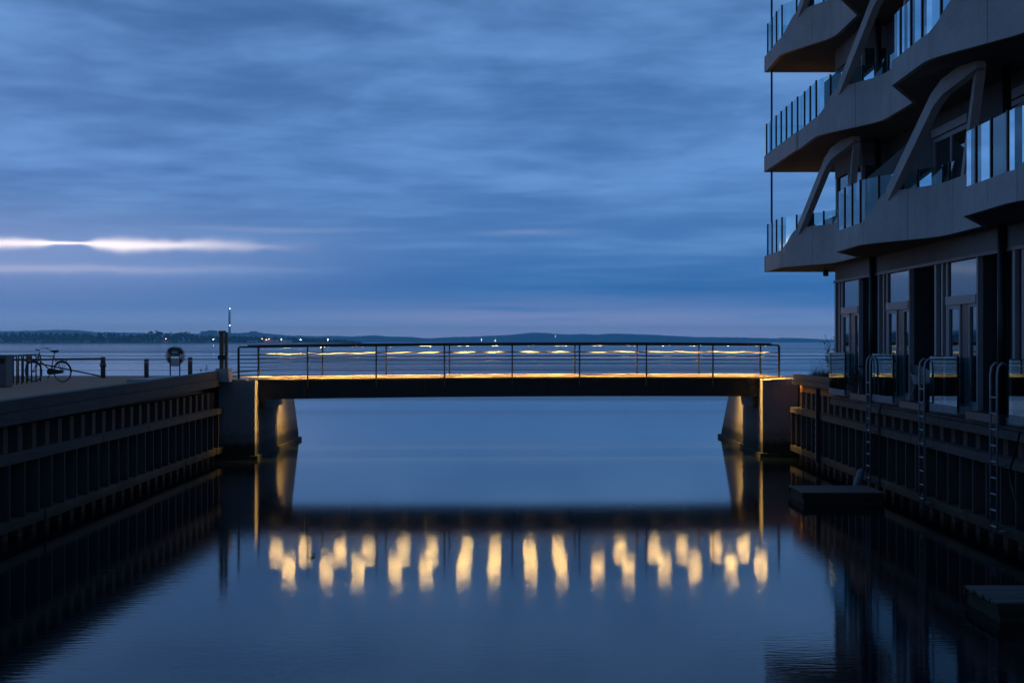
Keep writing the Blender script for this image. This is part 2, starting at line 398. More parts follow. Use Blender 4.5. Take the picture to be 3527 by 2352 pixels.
def quay_z(x, y):
    t = max(0, min(1, (x + 13.2) / 3.0)); t = t * t * (3 - 2 * t)
    return 2.49 + t * (0.13 + 0.12 * max(0, min(1, (y - 26) / 27)))
q = MB(); xs = [-70, -30, -20, -16, -14, -13.2, -12.6, -12, -11.4, -10.8, -10.2, -9.93]; ys = [8, 20, 26, 30, 35, 40, 45, 50, 55, 60, 63.4]
for yy in ys:
    for xx in xs: q.v.append((xx, yy, quay_z(xx, yy)))
for j in range(len(ys) - 1):
    for i in range(len(xs) - 1):
        a = j * len(xs) + i; q.f.append((a, a + 1, a + 1 + len(xs), a + len(xs)))
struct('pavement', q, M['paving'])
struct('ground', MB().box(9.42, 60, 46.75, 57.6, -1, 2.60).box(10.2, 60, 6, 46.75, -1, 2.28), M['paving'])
e = MB().box(-70, -9.2, 57.6, 63.4, -1, 2.44).box(-70, -10.3, 8, 57.6, -1, 2.44)
struct('quay_fill', e, M['abut'])

# ------------------------------------------------------------------ quay walls of sheet piling and timber
def pile_mesh(side, z0, z1):
    s = side; o = MB()
    prof = [(0.30, -0.458), (0.27, -0.458), (0.27, -0.30), (0.0, -0.15), (0.0, 0.15), (0.27, 0.30), (0.27, 0.458), (0.30, 0.458)]
    o.prismz([(s * a, b) for a, b in prof], z0, z1); return o.mesh('sheet_pile', M['piles'])
def quay_wall(name, label, side, xw, y_end, n, top_fn, steps, low_break=None):
    root = thing(name, label, 'quay wall', (side * xw, y_end, 0))
    pm = pile_mesh(side, -0.8, 2.2)
    fm = MB().box(-0.04, 0.04, -0.04, 0.04, 0, 1).mesh('fender_post', M['fender'])
    fb = MB().box(side * 0.02, side * 0.27, -0.035, 0.035, 0.40, 1.56).mesh('fender_post', M['fender'])
    for k in range(n):
        y = -k * 0.9185
        link('sheet_pile', pm, root, (side * 0.28, y - 0.40, 0))
        link('fender_post', fb, root, (0, y - 0.02, rnd.uniform(-0.02, 0.02)))
    y = y_end + 0.06; k = 0
    while y > y_end - n * 0.9185:
        L = (2.35 if k == 0 else 4.6); y1 = max(y - L, y_end - n * 0.9185)
        for z0, z1, d in ((1.52, 1.69, rnd.uniform(-0.015, 0.015)), (0.25, 0.44, rnd.uniform(-0.02, 0.02))):
            part('waler_timber', MB().box(*sorted((side * (xw + d), side * (xw + 0.29))), y1 + 0.02, y, z0, z1), M['timber'], root)
        y = y1 - (0.12 if k == 0 else 0.0); k += 1
    for (ya, yb, zl, zm, zt, xo) in steps:             # capping timbers, two courses
        yy = ya
        while yy > yb + 0.1:
            y1 = max(yy - 4.0, yb)
            for z0f, z1f, d in ((zl, zm, 0.0), (zm, zt, -0.03)):
                za, zb = z0f(yy), z0f(y1); zc, zd = z1f(yy) - 0.012, z1f(y1) - 0.012
                xa, xb = sorted((side * (xo - d), side * (xo + 0.30)))
                j = rnd.uniform(-0.006, 0.006)
                part('capping_timber', MB().quadbox([(xa + j, y1 + 0.008, zb), (xb, y1 + 0.008, zb), (xb, yy, za), (xa + j, yy, za),
                                                    (xa + j, y1 + 0.008, zd), (xb, y1 + 0.008, zd), (xb, yy, zc), (xa + j, yy, zc)]), M['timber'], root)
            yy = y1
    return root
ls = lambda a, b: (lambda y: a + (b - a) * (y - 29.6) / 24.0)
quay_wall('quay_wall', 'dark timber and sheet pile quay wall below the parked bicycle', -1, 9.63, 53.3, 42, None,
          [(52.9, 15.0, ls(2.25, 2.42), ls(2.50, 2.66), ls(2.74, 2.91), 9.70)])
cst = lambda a: (lambda y: a)
quay_wall('quay_wall', 'dark timber and sheet pile quay wall under the apartment building', 1, 9.03, 52.95, 40, None,
          [(53.0, 46.5, cst(2.46), cst(2.62), cst(2.79), 9.10), (46.48, 16.2, cst(2.04), cst(2.22), cst(2.30), 9.08)])

# ------------------------------------------------------------------ footbridge
YN = lambda x: 53.4 + 0.0752 * x
DZ = lambda x: 2.69 + 0.0033 * x - 0.00061 * x * x
bridge = thing('footbridge', 'dark steel footbridge with lit timber deck spanning the canal', 'bridge', (0, 55.4, 0))
px0, pitch_p = -9.05, 0.1165
pm = MB().box(-0.0545, 0.0545, 0.08, 4.02, -0.045, 0).mesh('plank', M['plank'])
for k in range(156):
    x = px0 + (k + 0.5) * pitch_p
    if x > 9.05: break
    link('plank', pm, bridge, Vector((x, YN(x), DZ(x) + rnd.uniform(-0.0025, 0.0025))) - bridge.location, (0, -math.atan(0.0033 - 0.00122 * x), rnd.uniform(-0.001, 0.001)))
xs = [-8.62 + 17.0 * i / 34 for i in range(35)]
def ribbon(yo, y1, zt, zb):
    mb = MB()
    for a, b in zip(xs[:-1], xs[1:]):
        mb.quadbox([(a, YN(a) + yo, DZ(a) + zb), (b, YN(b) + yo, DZ(b) + zb), (b, YN(b) + y1, DZ(b) + zb), (a, YN(a) + y1, DZ(a) + zb),
                    (a, YN(a) + yo, DZ(a) + zt), (b, YN(b) + yo, DZ(b) + zt), (b, YN(b) + y1, DZ(b) + zt), (a, YN(a) + y1, DZ(a) + zt)])
    return mb
for yo in (0.20, 3.70):
    g = part('girder', ribbon(yo, yo + 0.2, -0.05, -0.66), M['girder'], bridge)
    part('flange', ribbon(yo - 0.05, yo + 0.25, -0.645, -0.675), M['girder'], g)
    part('edge_channel', ribbon(yo - 0.06 if yo < 1 else yo + 0.2, yo if yo < 1 else yo + 0.26, -0.046, -0.15), M['girder'], g)
for i in range(9):
    x = -8.0 + 2.0 * i
    part('cross_beam', MB().box(x - 0.06, x + 0.06, YN(x) + 0.35, YN(x) + 3.75, DZ(x) - 0.50, DZ(x) - 0.06), M['girder'], bridge)
    if i % 2 == 0:
        part('stiffener', MB().box(x - 0.012 + 0.9, x + 0.012 + 0.9, YN(x) + 0.09, YN(x) + 0.24, DZ(x) - 0.62, DZ(x) - 0.16), M['girder'], bridge)
PX = [-9.23 + 2.257 * i for i in range(9)]
def railing(yo, xo, label):
    sgn = -1 if yo < 1 else 1
    yr = lambda x: YN(x) + yo
    def strip(x0, x1, z0, z1, hw):
        n = max(2, int((x1 - x0) / 0.6)); mb = MB(); ss = [x0 + (x1 - x0) * i / n for i in range(n + 1)]
        for a, b in zip(ss[:-1], ss[1:]):
            mb.quadbox([(a, yr(a) - hw, DZ(a) + z0), (b, yr(b) - hw, DZ(b) + z0), (b, yr(b) + hw, DZ(b) + z0), (a, yr(a) + hw, DZ(a) + z0),
                        (a, yr(a) - hw, DZ(a) + z1), (b, yr(b) - hw, DZ(b) + z1), (b, yr(b) + hw, DZ(b) + z1), (a, yr(a) + hw, DZ(a) + z1)])
        return mb
    rl = part('railing', strip(PX[0] + xo, PX[8] + xo, 1.035, 1.09, 0.022), M['rail'], bridge)
    for i, x in enumerate(PX):
        x += xo; hw = 0.034 if i in (0, 8) else 0.024
        zb = DZ(x) - (0.02 if i in (0, 8) else 0.30)
        part('post', MB().box(x - hw, x + hw, yr(x) - 0.03, yr(x) + 0.03, zb, DZ(x) + 1.036), M['rail'], rl)
    for k in range(6):
        z = 0.80 - 0.132 * k
        mb = MB(); n = 24
        mb.tube([(PX[0] + xo + (PX[8] - PX[0]) * i / n, yr(PX[0] + xo + (PX[8] - PX[0]) * i / n), DZ(PX[0] + xo + (PX[8] - PX[0]) * i / n) + z) for i in range(n + 1)], 0.0115, 6)
        part('rail_rod', mb, M['rod'], rl)
    hr = part('handrail', strip(-8.93 + xo, 8.56 + xo, 1.092, 1.135, 0.055), M['handrail'], rl)
    for i in range(8):
        for f in (0.275, 0.728):
            if f < 0.5 and (yo < 1, i) in ((True, 0), (False, 5)): continue      # two fittings are dark
            x = PX[i] + xo + 2.257 * f
            p = MB(); a, b = x - 0.21, x + 0.21
            p.v = [(a, yr(a) - 0.019, DZ(a) + 1.031), (b, yr(b) - 0.019, DZ(b) + 1.031), (b, yr(b) + 0.019, DZ(b) + 1.031), (a, yr(a) + 0.019, DZ(a) + 1.031)]; p.f = [(0, 3, 2, 1)]
            part('led_strip', p, M['led'], rl)
            L = bpy.data.lights.new('led_light', 'AREA'); L.shape = 'RECTANGLE'; L.size = 0.42; L.size_y = 0.03; L.spread = R(106)
            L.energy = LEDW; L.color = LEDC
            link('led_light', L, rl, Vector((x, yr(x) + sgn * 0.006, DZ(x) + 1.024)) - wloc(rl), (0, 0, math.atan(0.0752)))
    return rl
railing(0.0, 0.0, ''); railing(4.10, -0.01, '')

def abutment(side, label):
    root = thing('bridge_abutment', label, 'abutment', (side * 9.2, 55.5, 0))
    if side < 0:
        xi, y0, wing = -8.61, 52.2, [(60.55, 2.58), (62.35, 0.50), (62.55, 0.3), (62.62, -1.2)]
    else:
        xi, y0, wing = 8.175, 53.42, [(60.9, 2.58), (64.3, 0.2), (64.5, -1.2)]
    yA = lambda x: y0 + 0.0752 * (x - xi)
    # wall beside the canal with a seaward wing whose top slopes down to the water
    prof = [(y0, -1.2), (y0, 2.58)] + wing
    mb = MB(); k = len(prof)
    outer = xi + side * 1.2
    mb.v = [(xi, y, z) for y, z in prof] + [(outer, y + (0.09 if y == y0 else 0), z) for y, z in prof]
    mb.f = [tuple(range(k)), tuple(reversed(range(k, 2 * k)))] + [(i, i + k, (i + 1) % k + k, (i + 1) % k) for i in range(k)]
    part('wall', mb, M['abut'], root)
    part('footing', MB().box(*sorted((xi - side * 0.10, xi + side * 0.6)), y0 - 0.10, wing[-1][0] + 0.15, -1.2, 0.13), M['abut'], root)
    part('bearing_shelf', MB().box(*sorted((xi - side * 0.18, xi + side * 0.02)), y0 + 1.0, 57.3, 1.62, 1.98), M['girder'], root)
    part('approach_slab', MB().box(*sorted((xi + side * 0.30, xi + side * 4.2)), y0 + 0.06, 58.2, 2.40, 2.612), M['block'], root)
abutment(-1, 'weathered concrete bridge abutment beside the twin wooden posts')
abutment(1, 'weathered concrete bridge abutment beside the grassy planter')

# ------------------------------------------------------------------ apartment building
P2 = 11.2
SOFF = [6.05, 9.20, 12.35, 15.5]
def wave_x(fl, z):
    z0 = 50.4 if fl % 2 == 0 else 44.55
    if z > z0: return 7.76
    d = (z0 - z) % P2
    pts = [(0, 7.80), (2.7, 7.76), (3.1, 7.80), (3.6, 7.95), (5.4, 8.66), (5.9, 8.79), (6.4, 8.82), (8.8, 8.82), (11.2, 7.80)]
    for (a, xa), (b, xb) in zip(pts[:-1], pts[1:]):
        if a <= d <= b: return xa + (xb - xa) * (d - a) / (b - a)
    return 7.8
def wave_top(fl, z):
    z0 = 50.4 if fl % 2 == 0 else 44.55
    if z > z0: return 0.5
    d = (z0 - z) % P2
    pts = [(0, 0.5), (3.0, 0.5), (3.3, 0.62), (3.75, 0.98), (3.95, 1.1), (8.78, 1.1), (8.8, 0.5), (11.2, 0.5)]
    for (a, ta), (b, tb) in zip(pts[:-1], pts[1:]):
        if a <= d <= b: return ta + (tb - ta) * (d - a) / (b - a)
    return 0.5
YB0, YB1 = 17.0, 46.7
bld = thing('apartment_building', 'pale apartment building with wave shaped concrete balconies over the canal', 'building', (12, 32, 2.3))
core = MB().box(9.92, 24, YB0, YB1, 2.29, 17.0)
part('wall', core, M['wallup'], bld)
part('plinth', MB().box(9.14, 9.92, YB0, YB1, 2.302, 2.44), M['beam'], bld)
part('edge_beam', MB().box(9.27, 9.92, YB0, YB1 + 0.02, 5.58, 6.06), M['beam'], bld)
part('edge_trim', MB().box(9.22, 9.27, YB0, YB1 + 0.03, 5.56, 5.63), M['framed'], bld)
for fl in range(4):
    s = SOFF[fl]
    bal = MB(); zs = [50.4]
    while zs[-1] > YB0: zs.append(zs[-1] - 0.3)
    for a, b in zip(zs[:-1], zs[1:]):
        xa, xb = wave_x(fl, a - 1e-4) + 0.06, wave_x(fl, b + 1e-4) + 0.06
        bal.quadbox([(xb, b, s + 0.006), (10.4, b, s + 0.006), (10.4, a, s + 0.006), (xa, a, s + 0.006),
                     (xb, b, s + 0.30), (10.4, b, s + 0.30), (10.4, a, s + 0.30), (xa, a, s + 0.30)])
    bal.box(10.4, 24, YB1 - 0.2, 50.4, s + 0.006, s + 0.30)
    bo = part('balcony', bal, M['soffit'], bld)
    # concrete facing panels
    z0 = 50.4 if fl % 2 == 0 else 44.55
    cuts = [50.4]
    if fl % 2: cuts += [47.3, 44.55]
    zz = z0
    while zz > YB0:
        for d in (1.55, 3.05, 4.75, 6.75, 8.79, 11.2):
            if zz - d > YB0: cuts.append(zz - d)
        zz -= P2
    cuts.append(YB0)
    for a, b in zip(cuts[:-1], cuts[1:]):
        if a - b < 0.2: continue
        n = max(2, int((a - b) / 0.15)); L = []
        for i in range(n + 1):
            z = a - 0.012 + (b + 0.012 - a + 0.012) * i / n
            L.append((wave_x(fl, z), z, s, s + wave_top(fl, z)))
        mb = MB(); th = 0.11
        for (x, y, zb, zt) in L: mb.v += [(x, y, zb), (x, y, zt), (x + th, y, zt), (x + th, y, zb)]
        for i in range(n):
            o = i * 4
            for k in range(4): mb.f.append((o + k, o + (k + 1) % 4, o + 4 + (k + 1) % 4, o + 4 + k))
        mb.f.append((0, 3, 2, 1)); o = n * 4; mb.f.append((o, o + 1, o + 2, o + 3))
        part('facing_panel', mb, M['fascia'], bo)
    part('facing_panel', MB().box(7.78, 24, 50.36, 50.47, s, s + 0.5), M['fascia'], bo)
    # glass and its posts
    z = 50.25; posts = [z]
    while z > YB0 + 1:
        d = (z0 - z) % P2
        z -= 0.93 if (z > z0 or d < 3.2 or d > 8.7) else 1.35
        posts.append(z)
    for k, z in enumerate(posts):
        x = wave_x(fl, z) + 0.055
        part('baluster', MB().box(x - 0.022, x + 0.022, z - 0.03, z + 0.03, s + max(0.36, wave_top(fl, z) - 0.25), s + 1.50), M['blackmetal'], bo)
        if k + 1 < len(posts):
            za, zb = z - 0.035, posts[k + 1] + 0.035; n = 3; mb = MB()
            for i in range(n):
                u0, u1 = za + (zb - za) * i / n, za + (zb - za) * (i + 1) / n
                xa, xb = wave_x(fl, u0) + 0.055, wave_x(fl, u1) + 0.055
                ba, bb = s + wave_top(fl, u0) - 0.03, s + wave_top(fl, u1) - 0.03
                mb.v += [(xa, u0, ba), (xb, u1, bb), (xb, u1, s + 1.48), (xa, u0, s + 1.48)]; o = len(mb.v) - 4
                mb.f.append((o, o + 1, o + 2, o + 3))
            part('glass_pane', mb, M['glass'], bo)
    for i in range(8):
        x0 = 7.95 + i * 1.4
        part('baluster', MB().box(x0 - 0.022, x0 + 0.022, 50.36, 50.42, s + 0.36, s + 1.5), M['blackmetal'], bo)
        p = MB(); p.v = [(x0 + 0.03, 50.39, s + 0.47), (x0 + 1.37, 50.39, s + 0.47), (x0 + 1.37, 50.39, s + 1.48), (x0 + 0.03, 50.39, s + 1.48)]; p.f = [(0, 1, 2, 3)]
        part('glass_pane', p, M['glass'], bo)
    # bent concrete struts up to the next floor
    if fl < 3:
        b0 = z0
        while b0 - 9 > YB0:
            P0 = Vector((wave_x(fl, b0 - 4.0) + 0.10, b0 - 4.0, s + 1.04)); Q = [P0, Vector((8.42, b0 - 7.0, s + 2.66)), Vector((8.50, b0 - 7.45, s + 2.86)), Vector((8.82, b0 - 8.75, s + 3.17))]
            mb = MB(); wdt, th = 0.32, 0.17
            for i, p in enumerate(Q):
                d = (Q[min(i + 1, 3)] - Q[max(i - 1, 0)]).normalized(); sx = Vector((1, 0, 0)); nb = d.cross(sx).normalized()
                for a, b in ((-1, -1), (1, -1), (1, 1), (-1, 1)): mb.v.append(tuple(p + sx * (a * th / 2) + nb * (b * wdt / 2)))
            for i in range(3):
                o = i * 4
                for k in range(4): mb.f.append((o + k, o + (k + 1) % 4, o + 4 + (k + 1) % 4, o + 4 + k))
            mb.f.append((0, 1, 2, 3)); mb.f.append((12, 13, 14, 15))
            st = part('strut', mb, M['fascia'], bld)
            part('strut_leg', MB().bar((8.86, b0 - 8.62, s + 3.13), (8.99, b0 - 6.75, s + 0.28), 0.17, 0.24), M['fascia'], st)
            b0 -= P2
    # columns and thin corner rod
    zlo = 2.3 if fl == 0 else SOFF[fl - 1] + 0.3
    for yc in (42.15, 31.05, 19.9):
        part('column', MB().tube([(9.5 if fl else 9.18, yc if fl else yc - 0.75, zlo), (9.5 if fl else 9.18, yc if fl else yc - 0.75, s + 0.02)], 0.085, 12), M['blackmetal'], bld, True)
    if fl: part('corner_rod', MB().tube([(7.92, 49.9, zlo), (7.92, 49.9, s + 0.02)], 0.032, 8), M['blackmetal'], bld)
# glazed units on the ground floor and their slim balconies
def pane(x, ya, yb, za, zb, parent, m='window'):
    part('pane', MB().box(x, x + 0.012, yb, ya, za, zb), M[m], parent)
def frame(x, ya, yb, za, zb, wd, parent, name='frame', m='frame', d=0.07):
    mb = MB()
    mb.box(x - d / 2, x + d / 2, yb, yb + wd, za, zb).box(x - d / 2, x + d / 2, ya - wd, ya, za, zb)
    mb.box(x - d / 2 + 0.003, x + d / 2 - 0.003, yb + wd, ya - wd, zb - wd, zb - 0.002).box(x - d / 2 + 0.003, x + d / 2 - 0.003, yb + wd, ya - wd, za + 0.002, za + wd)
    return part(name, mb, M[m], parent)
for k in range(5):
    yf = 46.7 - 5.6 * k; yn = yf - 3.35
    ubox = part('bay', MB().box(9.36, 9.93, yn, yf - 0.01, 2.44, 5.58), M['dark'], bld)
    wdw = part('window', MB().box(9.25, 9.36, yn + 0.004, yn + 0.10, 2.45, 5.57).box(9.25, 9.36, yf - 0.16, yf - 0.004, 2.45, 5.57)
               .box(9.27, 9.36, yf - 0.62, yf - 0.50, 2.45, 5.57).box(9.27, 9.36, yf - 1.02, yf - 0.90, 2.45, 5.57)
               .box(9.23, 9.36, yn + 0.10, yf - 0.98, 4.64, 4.82).box(9.25, 9.36, yn + 0.10, yf - 1.0, 2.45, 2.56), M['frame'], bld)
    for a, b in ((yf - 0.16, yf - 0.50), (yf - 0.62, yf - 0.90)): pane(9.335, a, b, 2.46, 5.56, wdw)
    pane(9.31, yf - 1.02, yn + 0.10, 4.82, 5.565, wdw)
    la = frame(9.31, yf - 1.02, yf - 1.98, 2.56, 4.64, 0.09, wdw, 'door_leaf'); pane(9.315, yf - 1.11, yf - 1.89, 2.65, 4.55, wdw)
    part('door_leaf', MB().box(9.30, 9.34, yf - 2.60, yf - 1.985, 2.56, 4.64), M['framed'], wdw)
    frame(9.31, yf - 2.605, yn + 0.10, 2.56, 4.64, 0.07, wdw, 'door_leaf'); pane(9.315, yf - 2.68, yn + 0.17, 2.63, 4.57, wdw)
    # slim balcony
    t1, t0 = 46.0 - 5.62 * k, 43.83 - 5.62 * k
    b = part('balcony', MB().box(8.95, 9.24, t0, t1, 2.37, 2.53), M['terrace'], bld)
    g0 = (t0 + t1) / 2
    for ya, yb in ((t1, g0 + 0.012), (g0 - 0.012, t0)):
        part('glass_pane', MB().box(8.955, 8.967, yb, ya, 2.50, 3.55), M['glass'], b)
    part('glass_pane', MB().box(8.99, 9.235, t0 + 0.01, t0 + 0.022, 2.54, 3.53), M['glass'], b)
    part('glass_pane', MB().box(8.99, 9.235, t1 - 0.022, t1 - 0.01, 2.54, 3.53), M['glass'], b)
    part('baluster', MB().box(8.965, 8.998, t0 - 0.004, t0 + 0.035, 2.40, 3.56), M['blackmetal'], b)
    for z in (2.68, 3.15, 3.38):
        part('clamp', MB().box(8.985, 9.03, t0 - 0.012, t0 + 0.03, z - 0.022, z + 0.022), M['blackmetal'], b)
    for i in range(5):
        part('bolt', MB().box(8.944, 8.952, t0 + 0.12 + i * 0.48, t0 + 0.145 + i * 0.48, 2.43, 2.45), M['blackmetal'], b)
    part('loggia_floor', MB().box(9.0, 9.93, yn - 2.24, yn - 0.003, 2.31, 2.47), M['dark'], bld)
# upper floors: corner bay, windows, slanted screens
for fl in range(1, 4):
    f0, s1 = SOFF[fl - 1] + 0.30, SOFF[fl]
    part('bay', MB().box(9.36, 9.93, 43.1, 46.68, f0, s1 - 0.5), M['dark'], bld)
    part('edge_beam', MB().box(9.27, 9.93, 43.0, 46.72, s1 - 0.60, s1 + 0.005), M['beam'], bld)
    wdw = part('window', MB().box(9.27, 9.36, 46.50, 46.66, f0, s1 - 0.6).box(9.27, 9.36, 43.1, 43.22, f0, s1 - 0.6).box(9.27, 9.36, 44.8, 44.92, f0, s1 - 0.6), M['frame'], bld)
    pane(9.33, 46.50, 44.92, f0, s1 - 0.6, wdw); pane(9.33, 44.80, 43.22, f0, s1 - 0.6, wdw)
    for k in range(5):
        ya = 40.7 - 5.6 * k + (2.8 if fl % 2 == 0 else 0) - 2.8
        yb = ya - 3.0
        if yb < YB0: continue
        wdw = frame(9.90, ya, yb, f0 + 0.05, f0 + 2.3, 0.11, bld, 'window', d=0.10)
        part('mullion', MB().box(9.86, 9.94, (ya + yb) / 2 - 0.07, (ya + yb) / 2 + 0.07, f0 + 0.16, f0 + 2.19), M['frame'], wdw)
        pane(9.90, ya - 0.11, (ya + yb) / 2 + 0.07, f0 + 0.16, f0 + 2.19, wdw); pane(9.90, (ya + yb) / 2 - 0.07, yb + 0.11, f0 + 0.16, f0 + 2.19, wdw)
        part('shade_box', MB().box(9.80, 9.93, yb, ya, f0 + 2.31, f0 + 2.50), M['frame'], wdw)
    ysc = (38.05 if fl % 2 else 43.6)
    while ysc > YB0 + 1:
        part('privacy_screen', MB().prism([(8.35, f0), (9.91, f0), (9.91, f0 + 2.55), (9.45, f0 + 2.35), (8.35, f0 + 1.42)], ysc, ysc + 0.05), M['screen'], bld)
        ysc -= P2
part('roof', MB().box(9.0, 24.3, YB0 - 0.2, YB1 + 0.3, 17.0, 17.3), M['beam'], bld)
for dx in (0.0, 0.17):
    sp = single('spotlight', MB().lathe([(0.05, 0.06), (0.085, 0.0), (0.085, -0.10), (0.07, -0.12)], 12, (9.36 + dx * 0.6, 48.6 + dx * 3, 5.985)), M['blackmetal'],
                'small round unlit spotlight under the corner balcony soffit', 'spotlight', 'spotlights under the corner balcony')

# ------------------------------------------------------------------ things along the right wall
def ladder(y, ztop, label, zbot=0.30):
    r = thing('ladder', label, 'ladder', (8.86, y, zbot), 0, 'ladders along the building quay')
    for d in (-0.21, 0.21):
        part('stile', MB().tube([(8.86, y + d, zbot), (8.86, y + d, ztop - 0.22), (8.88, y + d, ztop - 0.08), (8.95, y + d, ztop), (9.03, y + d, ztop - 0.03)], 0.024, 8), M['galv'], r, True)
    z = zbot + 0.12
    while z < ztop - 0.5:
        part('rung', MB().tube([(8.86, y - 0.21, z), (8.86, y + 0.21, z)], 0.016, 6), M['galv'], r); z += 0.30
    for z in (0.36, 1.6):
        for d in (-0.21, 0.21): part('bracket', MB().box(8.87, 9.06, y + d - 0.02, y + d + 0.02, z - 0.02, z + 0.02), M['galv'], r)
ladder(40.4, 3.50, 'galvanised quay ladder next to the bistro table and potted flowers')
ladder(35.05, 3.48, 'galvanised quay ladder in front of the pale shell chair')
ladder(29.75, 3.46, 'galvanised quay ladder at the bay without furniture, nearest the float with blue fender')
g = thing('pile_guide', 'dark vertical guide rail with bright bolt heads on quay wall by the abutment', 'guide rail', (8.93, 47.8, 0.2))
part('rail', MB().box(8.90, 9.03, 47.7, 47.86, 0.25, 2.46), M['girder'], g)
for i in range(9): part('bolt', MB().box(8.885, 8.902, 47.755, 47.80, 0.42 + i * 0.24, 0.45 + i * 0.24), M['galv'], g)
single('drain_pipe', MB().tube([(9.0, 39.6, 2.30), (8.96, 39.6, 2.15), (8.96, 39.6, 0.15)], 0.028, 8), M['blackmetal'], 'thin dark vertical pipe on the quay wall below the second slim balcony', 'pipe')
single('hanging_hose', MB().tube([(8.99, 28.6, 2.25), (8.96, 28.75, 1.9), (8.92, 29.0, 1.5), (8.93, 28.9, 1.25), (8.95, 28.65, 0.95)], 0.02, 6), M['blackmetal'], 'thin dark hose hanging down the quay wall beside a ladder', 'hose')

def float_raft(x0, x1, y0, y1, label):
    r = thing('floating_platform', label, 'float', ((x0 + x1) / 2, (y0 + y1) / 2, 0))
    part('hull', MB().box(x0 + 0.04, x1 - 0.04, y0 + 0.04, y1 - 0.04, -0.3, 0.20), M['moss'], r)
    for a in (y0, y1 - 0.06): part('side_beam', MB().box(x0, x1, a, a + 0.06, 0.12, 0.262), M['timber'], r)
    n = 14; wd = (y1 - y0 - 0.13) / n
    for i in range(n):
        part('plank', MB().box(x0 + rnd.uniform(-0.02, 0.02), x1 + rnd.uniform(-0.02, 0.02), y0 + 0.065 + i * wd + 0.006, y0 + 0.065 + (i + 1) * wd - 0.006, 0.235, 0.275 + rnd.uniform(-0.004, 0.004)), M['deckgrey'], r)
float_raft(6.75, 8.70, 37.9, 39.9, 'low mossy wooden float moored under the ladder with the flower pot')
float_raft(6.58, 8.70, 21.9, 23.6, 'low mossy wooden float with a blue fender against its side')
single('blue_fender', MB().lathe([(0.03, -0.42), (0.11, -0.36), (0.15, -0.25), (0.15, 0.25), (0.11, 0.36), (0.03, 0.42)], 14).tube([(0, 0, 0.40), (0, 0, 0.5)], 0.03, 6), M['blue'], 'bright blue plastic fender lying against the mossy float', 'fender', None, True)
bf = bpy.data.objects['blue_fender']; bf.location = (7.42, 21.74, 0.16); bf.rotation_euler = (0, R(90), 0)
gf = single('boat_fender', MB().lathe([(0.02, -0.30), (0.08, -0.25), (0.10, -0.15), (0.10, 0.15), (0.08, 0.25), (0.02, 0.30)], 12), M['greyplastic'], 'grey blue fender hanging at the foot of a ladder above the mossy float', 'fender', None, True)
gf.location = (8.72, 40.9, 0.33); gf.rotation_euler = (0, R(18), 0)

# furniture on the ground floor ledges
tb = thing('bistro_table', 'dark folding bistro table with crossed curved legs behind the flower pot', 'table', (9.13, 42.5, 2.47))
part('tabletop', MB().lathe([(0.23, 0.715), (0.235, 0.73), (0.23, 0.745)], 20), M['blackmetal'], tb, local=True)
for a in (-1, 1):
    for b in (-1, 1):
        part('leg', MB().tube([(a * 0.20, b * 0.14, 0.0), (a * 0.10, b * 0.13, 0.22), (-a * 0.06, b * 0.12, 0.50), (-a * 0.15, b * 0.11, 0.72)], 0.010, 6), M['blackmetal'], tb, local=True)
part('ring', MB().torus((0, 0, 0.36), 0.10, 0.009, 'Y', 20, 6), M['blackmetal'], tb, local=True)
pp = thing('potted_plant', 'dark flowering plant in a brown pot on the balcony ledge', 'plant', (9.09, 43.18, 2.47))
part('pot', MB().lathe([(0.08, 0), (0.095, 0.10), (0.115, 0.20), (0.122, 0.205), (0.10, 0.21)], 16), M['pot'], pp, local=True)
fo = MB()
def leaf(mb, c, size, rr):
    a = Vector((rr.gauss(0, 1), rr.gauss(0, 1), rr.gauss(0, 1))).normalized(); b = a.orthogonal().normalized()
    b = (b * math.cos(rr.random() * 6.28) + a.cross(b) * math.sin(rr.random() * 6.28)); c = Vector(c)
    n = len(mb.v); mb.v += [tuple(c - a * size), tuple(c + b * size * 0.35), tuple(c + a * size), tuple(c - b * size * 0.35)]; mb.f.append((n, n + 1, n + 2, n + 3))
for i in range(260):
    d = Vector((rnd.gauss(0, 1), rnd.gauss(0, 1), rnd.gauss(0, 0.8))).normalized() * (0.17 * rnd.random() ** 0.4); leaf(fo, (d.x, d.y, 0.36 + d.z), 0.035, rnd)
part('foliage', fo, M['leaf'], pp, local=True)
fl_ = MB()
for i in range(70):
    d = Vector((rnd.gauss(0, 1), rnd.gauss(0, 1), abs(rnd.gauss(0, 0.8)))).normalized() * 0.19; leaf(fl_, (d.x, d.y, 0.39 + d.z), 0.028, rnd)
part('blossom', fl_, M['flower'], pp, local=True)
ch = thing('shell_chair', 'pale shell armchair with splayed brown wooden legs in the dark loggia', 'chair', (9.22, 36.4, 2.47), R(20))
sh = MB(); ns, nt = 14, 8
for j in range(nt + 1):
    v = j / nt
    for i in range(ns + 1):
        a = R(-150) + R(300) * i / ns; rr_ = 0.20 + 0.09 * v; hgt = 0.42 + v * (0.16 + 0.22 * max(0, math.cos(a)) + 0.05)
        sh.v.append((rr_ * math.sin(a), rr_ * math.cos(a), hgt))
for j in range(nt):
    for i in range(ns): a = j * (ns + 1) + i; sh.f.append((a, a + 1, a + ns + 2, a + ns + 1))
part('shell', sh, M['shell'], ch, True, local=True)
part('seat', MB().lathe([(0.10, 0.41), (0.20, 0.42), (0.21, 0.46), (0.12, 0.48)], 18), M['shell'], ch, True, local=True)
for a in (-1, 1):
    for b in (-1, 1): part('leg', MB().tube([(a * 0.10, b * 0.10, 0.43), (a * 0.22, b * 0.21, 0.0)], [0.018, 0.011], 8), M['chairleg'], ch, local=True)
so = thing('lounge_sofa', 'low dark lounge sofa behind the glass of the lowest corner balcony', 'sofa', (9.05, 47.6, 6.35))
